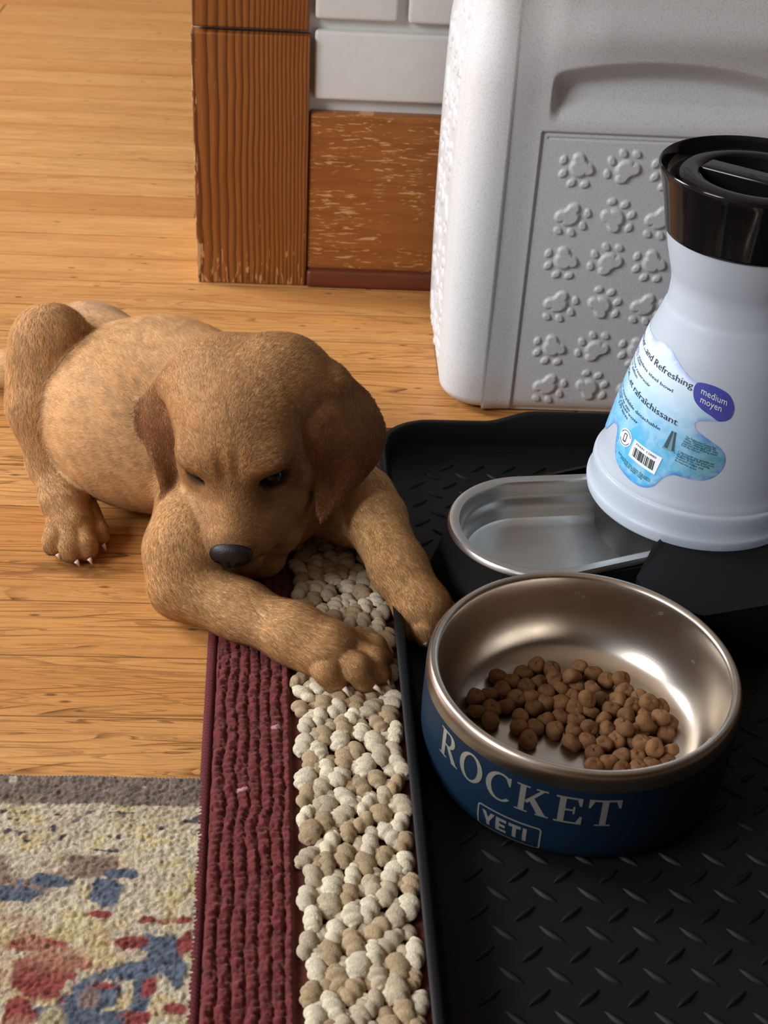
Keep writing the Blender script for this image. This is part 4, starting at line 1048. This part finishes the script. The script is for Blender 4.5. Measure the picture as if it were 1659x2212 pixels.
# eye sockets pressed in, brow fold, stop furrow
def roll(a):
    c, s = cos(radians(a)), sin(radians(a)); return hd@np.array([[c, 0, -s], [0, 1, 0], [s, 0, c]])
for e, M_ in zip(EYES, (roll(-14), roll(-16))):
    for c_, r_, k in ((e+hd[:, 1]*.0050*HS-hd[:, 2]*.0010, (.0098, .0075, .0052), .0035),):
        p = el(c_, r_, M_); sl, Q = sub_block(*prim_box(p, .006)); field[sl] = -smin(-field[sl], prim_d(p, Q).astype(np.float32), k)
for a_, b_, r_, k in ((HL(-.0050, .0370, .028), HL(-.0035, .0460, .012), .0004, .007), (HL(.0060, .0370, .028), HL(.0040, .0460, .012), .0004, .007),
                      (HL(-.0225, .064, -.0445), HL(0, .079, -.0385), .0016, .003), (HL(.0225, .064, -.0445), HL(0, .079, -.0385), .0016, .003)):
    p = rc(a_, b_, r_, r_); sl, Q = sub_block(*prim_box(p, .006)); field[sl] = -smin(-field[sl], prim_d(p, Q).astype(np.float32), k)
for E_ in EARS:
    sl, Q = sub_block(E_.min(0)-.008, E_.max(0)+.008)
    # distance to the sheet of balls, through a coarse hash of slabs
    dmin = np.full(Q.shape[:3], .02, np.float32)
    i0 = np.array([s.start for s in sl])
    m = 5
    for pt in E_:
        c_ = np.round((pt-lo)/HGRID).astype(int)-i0
        a = np.maximum(c_-m, 0); b = np.minimum(c_+m+1, Q.shape[:3])
        if (b <= a).any(): continue
        s2 = tuple(slice(x_, y_) for x_, y_ in zip(a, b)); q = Q[s2]-pt.astype(np.float32)
        dmin[s2] = np.minimum(dmin[s2], np.sqrt((q*q).sum(-1))-EAR_R)
    field[sl] = smin(field[sl], dmin, .0030)
# the ground, the rug and the tray hold the body up: nothing sinks below them
Zg = lo[2]+HGRID*np.arange(dims[2]); field = np.maximum(field, (.0012-Zg)[None, None, :].astype(np.float32))

def surface_nets(f, lo, h):
    n = np.array(f.shape); ins = f < 0
    c = [ins[i:n[0]-1+i, j:n[1]-1+j, k:n[2]-1+k] for i in (0, 1) for j in (0, 1) for k in (0, 1)]
    cnt = sum(x.astype(np.int8) for x in c); act = (cnt > 0) & (cnt < 8)
    idx = np.argwhere(act); N = len(idx); vid = np.full(act.shape, -1, np.int64); vid[tuple(idx.T)] = np.arange(N)
    acc = np.zeros((N, 3)); w = np.zeros(N)
    corners = [(i, j, k) for i in (0, 1) for j in (0, 1) for k in (0, 1)]
    cv = {c_: f[idx[:, 0]+c_[0], idx[:, 1]+c_[1], idx[:, 2]+c_[2]] for c_ in corners}
    for a in corners:
        for ax in range(3):
            if a[ax] == 0:
                b = list(a); b[ax] = 1; b = tuple(b); fa, fb = cv[a], cv[b]; m = (fa < 0) != (fb < 0)
                t_ = np.where(m, fa/np.where(m, fa-fb, 1), 0); p = np.tile(np.array(a, float), (N, 1)); p[:, ax] += t_
                acc += p*m[:, None]; w += m
    V = lo+(idx+acc/w[:, None])*h
    F = []
    for ax in range(3):
        u, v = (ax+1) % 3, (ax+2) % 3
        s0 = [slice(1, n[i]-1) for i in range(3)]; s1 = list(s0); s0[ax] = slice(0, n[ax]-1); s1[ax] = slice(1, n[ax])
        A = ins[tuple(s0)]; B = ins[tuple(s1)]; e = np.argwhere(A != B); base = e.copy()
        for i in range(3):
            if i != ax: base[:, i] += 1
        fl = A[tuple(e.T)]
        def cell(du, dv):
            q = base.copy(); q[:, u] -= du; q[:, v] -= dv; return vid[tuple(q.T)]
        q = np.stack([cell(1, 1), cell(0, 1), cell(0, 0), cell(1, 0)], -1); q[~fl] = q[~fl][:, ::-1]; F.append(q)
    return V, np.concatenate(F)
PV, PF = surface_nets(field, lo, HGRID)
# one gentle relaxation takes off the grid steps
for _ in range(2):
    acc = np.zeros_like(PV); w = np.zeros(len(PV))
    for k in range(4):
        a, b = PF[:, k], PF[:, (k+1) % 4]
        for x_, y_ in ((a, b), (b, a)):
            for d_ in range(3): acc[:, d_] += np.bincount(x_, PV[y_, d_], len(PV))
            w += np.bincount(x_, minlength=len(PV))
    PV = PV*.5+.5*acc/w[:, None]
# keep the largest connected piece
par = np.arange(len(PV))
lab_ = par.copy()
for _ in range(400):
    m_ = lab_[PF].min(1); new = lab_.copy()
    for k in range(4): np.minimum.at(new, PF[:, k], m_)
    new = new[new]
    if (new == lab_).all(): break
    lab_ = new
main = np.bincount(lab_).argmax(); keepv = lab_ == main; keepf = keepv[PF].all(1)
remap = np.cumsum(keepv)-1; PV = PV[keepv]; PF = remap[PF[keepf]]
# flow, fur length and coat colour from the nearest members
Dg = np.stack([np.abs(np.nan_to_num(group_d(g, PV))) for g in G], 1)
Wt = np.exp(-Dg/.0035)+1e-9
flow = sum(Wt[:, i:i+1]*(np.array(g[4])/np.linalg.norm(g[4])) for i, g in enumerate(G))
flen = (Wt*np.array([g[5] for g in G])).sum(1)/Wt.sum(1)
names = [g[0] for g in G]
def wgt(*nm): return (Wt[:, [i for i, n_ in enumerate(names) if n_ in nm]].sum(1)/Wt.sum(1))
hw = np.clip(wgt('skull', 'muzzle'), 0, 1)
# locals of head
HLc = (PV-HP)@hd/HS
def ear_near(E_):
    d = np.full(len(PV), 1.0); m = ((PV > E_.min(0)-.01) & (PV < E_.max(0)+.01)).all(1); idx = np.where(m)[0]; out = np.full(len(PV), 1.0)
    E2 = E_[::3]
    for s_ in range(0, len(idx), 4000):
        q = idx[s_:s_+4000]; out[q] = np.sqrt(((PV[q, None]-E2[None])**2).sum(-1)).min(1)
    return out
ew = np.zeros(len(PV))
for E_, tip, root in ((EARS[0], A_(368, 1098, .07), None), (EARS[1], A_(695, 1108, .07), None)):
    dn = ear_near(E_); w_ = 1-sstep(dn, .0030, .0062); ew = np.maximum(ew, w_)
    dirn = E_[-23]-E_[23]; dirn /= np.linalg.norm(dirn); flow = flow*(1-w_[:, None])+w_[:, None]*dirn*np.linalg.norm(flow, axis=1)[:, None]
    flen = flen*(1-w_)+.0026*w_
# on the face the coat runs back from the nose and outwards
fx = np.sign(HLc[:, 0])*sstep(np.abs(HLc[:, 0]), .002, .03)*.6
hflow = -hd[:, 1][None]+hd[:, 0][None]*fx[:, None]+hd[:, 2][None]*(.35*sstep(HLc[:, 2], -.01, .02)-.25)[:, None]
mh = (hw*(1-ew))[:, None]; flow = flow*(1-mh)+hflow*mh
nd = np.linalg.norm(HLc-np.array([0, .0835, -.0185]), axis=1); flen *= .25+.75*sstep(nd, .009, .022)
ed = np.minimum(*[np.linalg.norm(PV-e, axis=1) for e in EYES]); flen *= .22+.78*sstep(ed, .0105, .018)
c_tan = np.array(S(224, 184, 134)); c_pale = np.array(S(236, 202, 156)); c_head = np.array(S(192, 146, 98)); c_ear = np.array(S(160, 110, 72)); c_leg = np.array(S(216, 174, 122)); c_back_sheen = np.array(S(234, 214, 196)); c_muz = np.array(S(146, 98, 58))
PC = np.tile(c_tan, (len(PV), 1))
def tint(m, c): 
    global PC
    m = np.clip(m, 0, 1)[:, None]; PC = PC*(1-m)+m*np.array(c)
tint(wgt('torso')*.5*sstep(vnoise(PV[:, 0]*25+9, PV[:, 1]*25+9, 60), -.4, .8), c_pale)
tint(wgt('upperarm', 'forearm', 'farforearm', 'farshoulder', 'toe')*.9, c_leg)
tint(wgt('torso', 'tail')*sstep(PV[:, 1], .88, .98)*sstep(PV[:, 2], .07, .12)*.8, c_back_sheen)  # pale pinkish light sheen painted into the coat along the top of the back
tint(hw, c_head)
tint(hw*sstep(HLc[:, 2], .012, .045)*.35, c_tan)
tint(wgt('muzzle')*sstep(-HLc[:, 2], .0, .03)*.0, c_muz)
tint(hw*np.exp(-((ed-.012)/.009)**2)*.55, S(132, 84, 46))
tint(hw*np.exp(-((np.abs(HLc[:, 0])-.006)/.006)**2)*sstep(HLc[:, 1], .03, .045)*sstep(-HLc[:, 1], -.062, -.05)*.5, S(150, 98, 54))
tint(hw*(1-sstep(ed, .0085, .0145))*.9, S(50, 30, 20))
tint(hw*(1-sstep(nd, .0085, .019))*.75, S(112, 72, 52))
tint(wgt('muzzle')*sstep(-HLc[:, 2], .0345, .040)*.6, S(214, 178, 138))
tint(ew*(1-.85*sstep(PV[:, 2], .100, .132)), c_ear)
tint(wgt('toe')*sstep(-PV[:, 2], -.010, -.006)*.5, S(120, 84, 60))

pup = empty('puppy', (-.1, .8, 0)); tag(pup, 'yellow-tan retriever puppy lying on the wood floor with its head over its foreleg', 'puppy')
tf = NT('puppy_coat', .75, .15)
a = tf.node('ShaderNodeAttribute', attribute_name='col').outputs['Color']
Pn = tf.pos()
n1 = tf.noise(Pn, 260, 4, .65); n2 = tf.noise(Pn, 45, 3, .5)
c = tf.mix(tf.step(n1, .3, .75), tf.mix(1.0, a, S(196, 190, 182), 'MULTIPLY'), a)
tf.set('Base Color', c); tf.bump(n1, .5, .0008); M_coat = tf.m
hf = NT('puppy_hair', .6, .2)
a = hf.node('ShaderNodeAttribute', attribute_name='col').outputs['Color']
hf.set('Base Color', a)
ht = hf.node('ShaderNodeBsdfTranslucent', {'Color': a}); hm = hf.node('ShaderNodeMixShader', {0: .5})
hf.l.new(hf.b.outputs[0], hm.inputs[1]); hf.l.new(ht.outputs[0], hm.inputs[2]); hf.l.new(hm.outputs[0], hf.n['Material Output'].inputs[0]); M_fur = hf.m
pb_ = mesh_np('puppy_body', PV, PF, [M_coat])
# the short coat: fine tapering hairs rooted all over the skin, in the same mesh
nb = np.empty(len(PV)*3, np.float32); pb_.data.vertices.foreach_get('normal', nb); nrm = nb.reshape(-1, 3).astype(float)
fl = flow/np.linalg.norm(flow, axis=1)[:, None]; fl = fl-(fl*nrm).sum(1)[:, None]*nrm; fl /= np.linalg.norm(fl, axis=1)[:, None]+1e-6
def coat(count, seed):
    r_ = np.random.default_rng(seed)
    T_ = np.r_[PF[:, [0, 1, 2]], PF[:, [0, 2, 3]]]
    A3, B3, C3 = PV[T_[:, 0]], PV[T_[:, 1]], PV[T_[:, 2]]
    ar_ = np.linalg.norm(np.cross(B3-A3, C3-A3), axis=1)/2
    nt_ = nrm[T_].mean(1); facing = nt_@(-RC[2]); low = A3[:, 2] < .004
    w_ = ar_*(facing > -.35)*(~low)*(1-.0*ar_)
    nose_m = (nd[T_].mean(1) < .0115)*(hw[T_].mean(1) > .5); eye_m = ed[T_].mean(1) < .0062
    w_ = w_*~(nose_m | eye_m); w_ *= (1+1.2*(flen[T_].mean(1) < .0034))
    pick = r_.choice(len(T_), count, p=w_/w_.sum()); u = r_.random(count); v = r_.random(count); fl_ = u+v > 1; u[fl_] = 1-u[fl_]; v[fl_] = 1-v[fl_]
    bc = np.stack([1-u-v, u, v], -1)[..., None]; tp = T_[pick]
    I = lambda arr: (arr[tp]*bc).sum(1) if arr.ndim == 2 else (arr[tp]*bc[..., 0]).sum(1)
    P0 = I(PV); N0 = I(nrm); N0 /= np.linalg.norm(N0, axis=1)[:, None]; D0 = I(fl); L0 = I(flen)*r_.uniform(.6, 1.2, count); C0 = I(PC)
    # clumps: neighbouring hairs lean the same way
    cl = np.stack([vnoise(P0[:, 0]*190+k*17+P0[:, 2]*90+40, P0[:, 1]*190+P0[:, 2]*110, 100+k) for k in range(3)], -1)
    D0 = D0+.26*cl+r_.normal(0, .13, (count, 3)); D0 -= (D0*N0).sum(1)[:, None]*N0; D0 /= np.linalg.norm(D0, axis=1)[:, None]+1e-6
    S0 = np.cross(D0, N0); wd_ = r_.uniform(.00009, .00016, count)[:, None]
    L0 = L0[:, None]; lift = r_.uniform(.08, .26, count)[:, None]
    base = P0-N0*.0003; mid = P0+D0*L0*.5+N0*L0*lift*.75; tip = P0+D0*L0+N0*L0*lift*.95
    V_ = np.stack([base-S0*wd_, base+S0*wd_, mid-S0*wd_*.8, mid+S0*wd_*.8, tip], 1).reshape(-1, 3)
    b_ = np.arange(count)[:, None]*5
    F_ = np.concatenate([b_+np.array([0, 1, 3]), b_+np.array([0, 3, 2]), b_+np.array([2, 3, 4])])
    tone = (1+.18*cl[:, :1])*r_.normal(1.0, .14, (count, 1)); Cx = C0*tone; pale = r_.random(count) < .08; Cx[pale] = Cx[pale]*.7+np.array(S(240, 216, 180))*.3
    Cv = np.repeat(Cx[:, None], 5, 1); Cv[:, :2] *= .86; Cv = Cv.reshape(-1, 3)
    Nv = np.repeat((N0+D0*.12)[:, None], 5, 1).reshape(-1, 3); Nv /= np.linalg.norm(Nv, axis=1)[:, None]
    return V_, F_, Cv, Nv
NH = 330000
FV, FF, FC, FN = coat(NH, 77)
bpy.data.objects.remove(pb_)
T_all = np.r_[PF[:, [0, 1, 2]], PF[:, [0, 2, 3]]]
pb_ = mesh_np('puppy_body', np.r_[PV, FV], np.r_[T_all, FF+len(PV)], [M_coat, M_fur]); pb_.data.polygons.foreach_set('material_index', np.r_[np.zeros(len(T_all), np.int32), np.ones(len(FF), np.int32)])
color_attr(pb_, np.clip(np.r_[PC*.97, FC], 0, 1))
if len(pb_.data.vertices) == len(PV)+len(FV): pb_.data.normals_split_custom_set_from_vertices(np.r_[nrm, FN])
# nose leather
def nose():
    n, k = 40, 26; V = []
    for i in range(k+1):
        th = pi*i/k
        for j in range(n):
            a = 2*pi*j/n; x = sin(th)*cos(a); z = sin(th)*sin(a); y = cos(th)
            w = 1-.16*z                        # wider at the top
            X_ = .0118*x*(1+.18*z); Z_ = .0080*z*(1-.18*abs(x)**2); Y_ = .0066*y
            # nostrils
            for sx_ in (-1, 1):
                d = math.hypot((X_-sx_*.0056)/.0024, (Z_+.0008)/.0021)
                if y > 0: Y_ -= .0030*max(0, 1-d*d*.55)
            if y > 0: Y_ -= .0009*math.exp(-(X_/.0008)**2)*(1 if Z_ < .002 else .3)
            V.append(HL(X_*1.18, .0835+Y_*1.1, -.0185+Z_*1.32-.0008-.10*Y_))
    F = [(i*n+j, i*n+(j+1) % n, (i+1)*n+(j+1) % n, (i+1)*n+j) for i in range(k) for j in range(n)]
    return V, [f[::-1] for f in F]
tn = NT('nose_leather', .45, .32); nn = tn.voro(tn.pos(), 1500); tn.set('Base Color', S(32, 23, 24)); tn.bump(nn, .35, .0004)
nose_o = mesh('nose', *nose(), tn.m)
M_eye = NT('eye_dark', .28, .25); M_eye.set('Base Color', (.006, .004, .004)); M_eye = M_eye.m
eyes_o = []
for e in EYES:
    c_ = e+hd[:, 1]*.0012-hd[:, 2]*.0008; V = []
    for i in range(17):
        for j in range(24):
            th = pi*i/16; a = 2*pi*j/24; V.append(c_+hd@np.array([.0062*sin(th)*cos(a), .0060*cos(th), .0056*sin(th)*sin(a)]))
    F = [(i*24+j, (i+1)*24+j, (i+1)*24+(j+1) % 24, i*24+(j+1) % 24) for i in range(16) for j in range(24)]
    eyes_o.append(mesh('eye', V, F, M_eye))
# claws
M_claw = simple('claw', S(222, 196, 184), .3, .5).m
claws = []
for p0, p1 in (((743, 1486, .0135), (757, 1508, .0085)), ((808, 1482, .0135), (826, 1500, .0090)), ((832, 1464, .0130), (843, 1482, .0090)),
               ((124, 1196, .0090), (131, 1211, .0040)), ((164, 1212, .0085), (172, 1224, .0040)), ((192, 1206, .0085), (199, 1220, .0040)), ((222, 1176, .0085), (229, 1190, .0040)), ((917, 1388, .0190), (921, 1400, .0150))):
    a, b = A_(*p0), A_(*p1); mid = (a+b)/2+np.array([0, 0, .0010])
    V, F = tube([a, mid, b], [.0018, .0014, .0003], 8); claws.append(mesh('claw', V, F, M_claw))
# whiskers and lashes
M_hair = simple('pale_hair', S(236, 214, 180), .4, .4).m
wk = []
rw = random.Random(5)
for sx_ in (-1, 1):
    for k in range(9):
        a = HL(sx_*.0175, .052+rw.uniform(-.012, .012), -.028+rw.uniform(-.008, .006)); L_ = rw.uniform(.014, .028)
        d = hd@np.array([sx_*.8, -.25+rw.uniform(-.3, .3), -.45+rw.uniform(-.3, .2)]); d /= np.linalg.norm(d)
        wk.append(tube([a, a+d*L_*.5+np.array([0, 0, .001]), a+d*L_-np.array([0, 0, .002])], [.00011, .00009, .00003], 5))
whisk = mesh('whiskers', *merge(wk), M_hair); tag(whisk, kind='stuff')
adopt(pup, [pb_, nose_o, whisk]+eyes_o+claws)
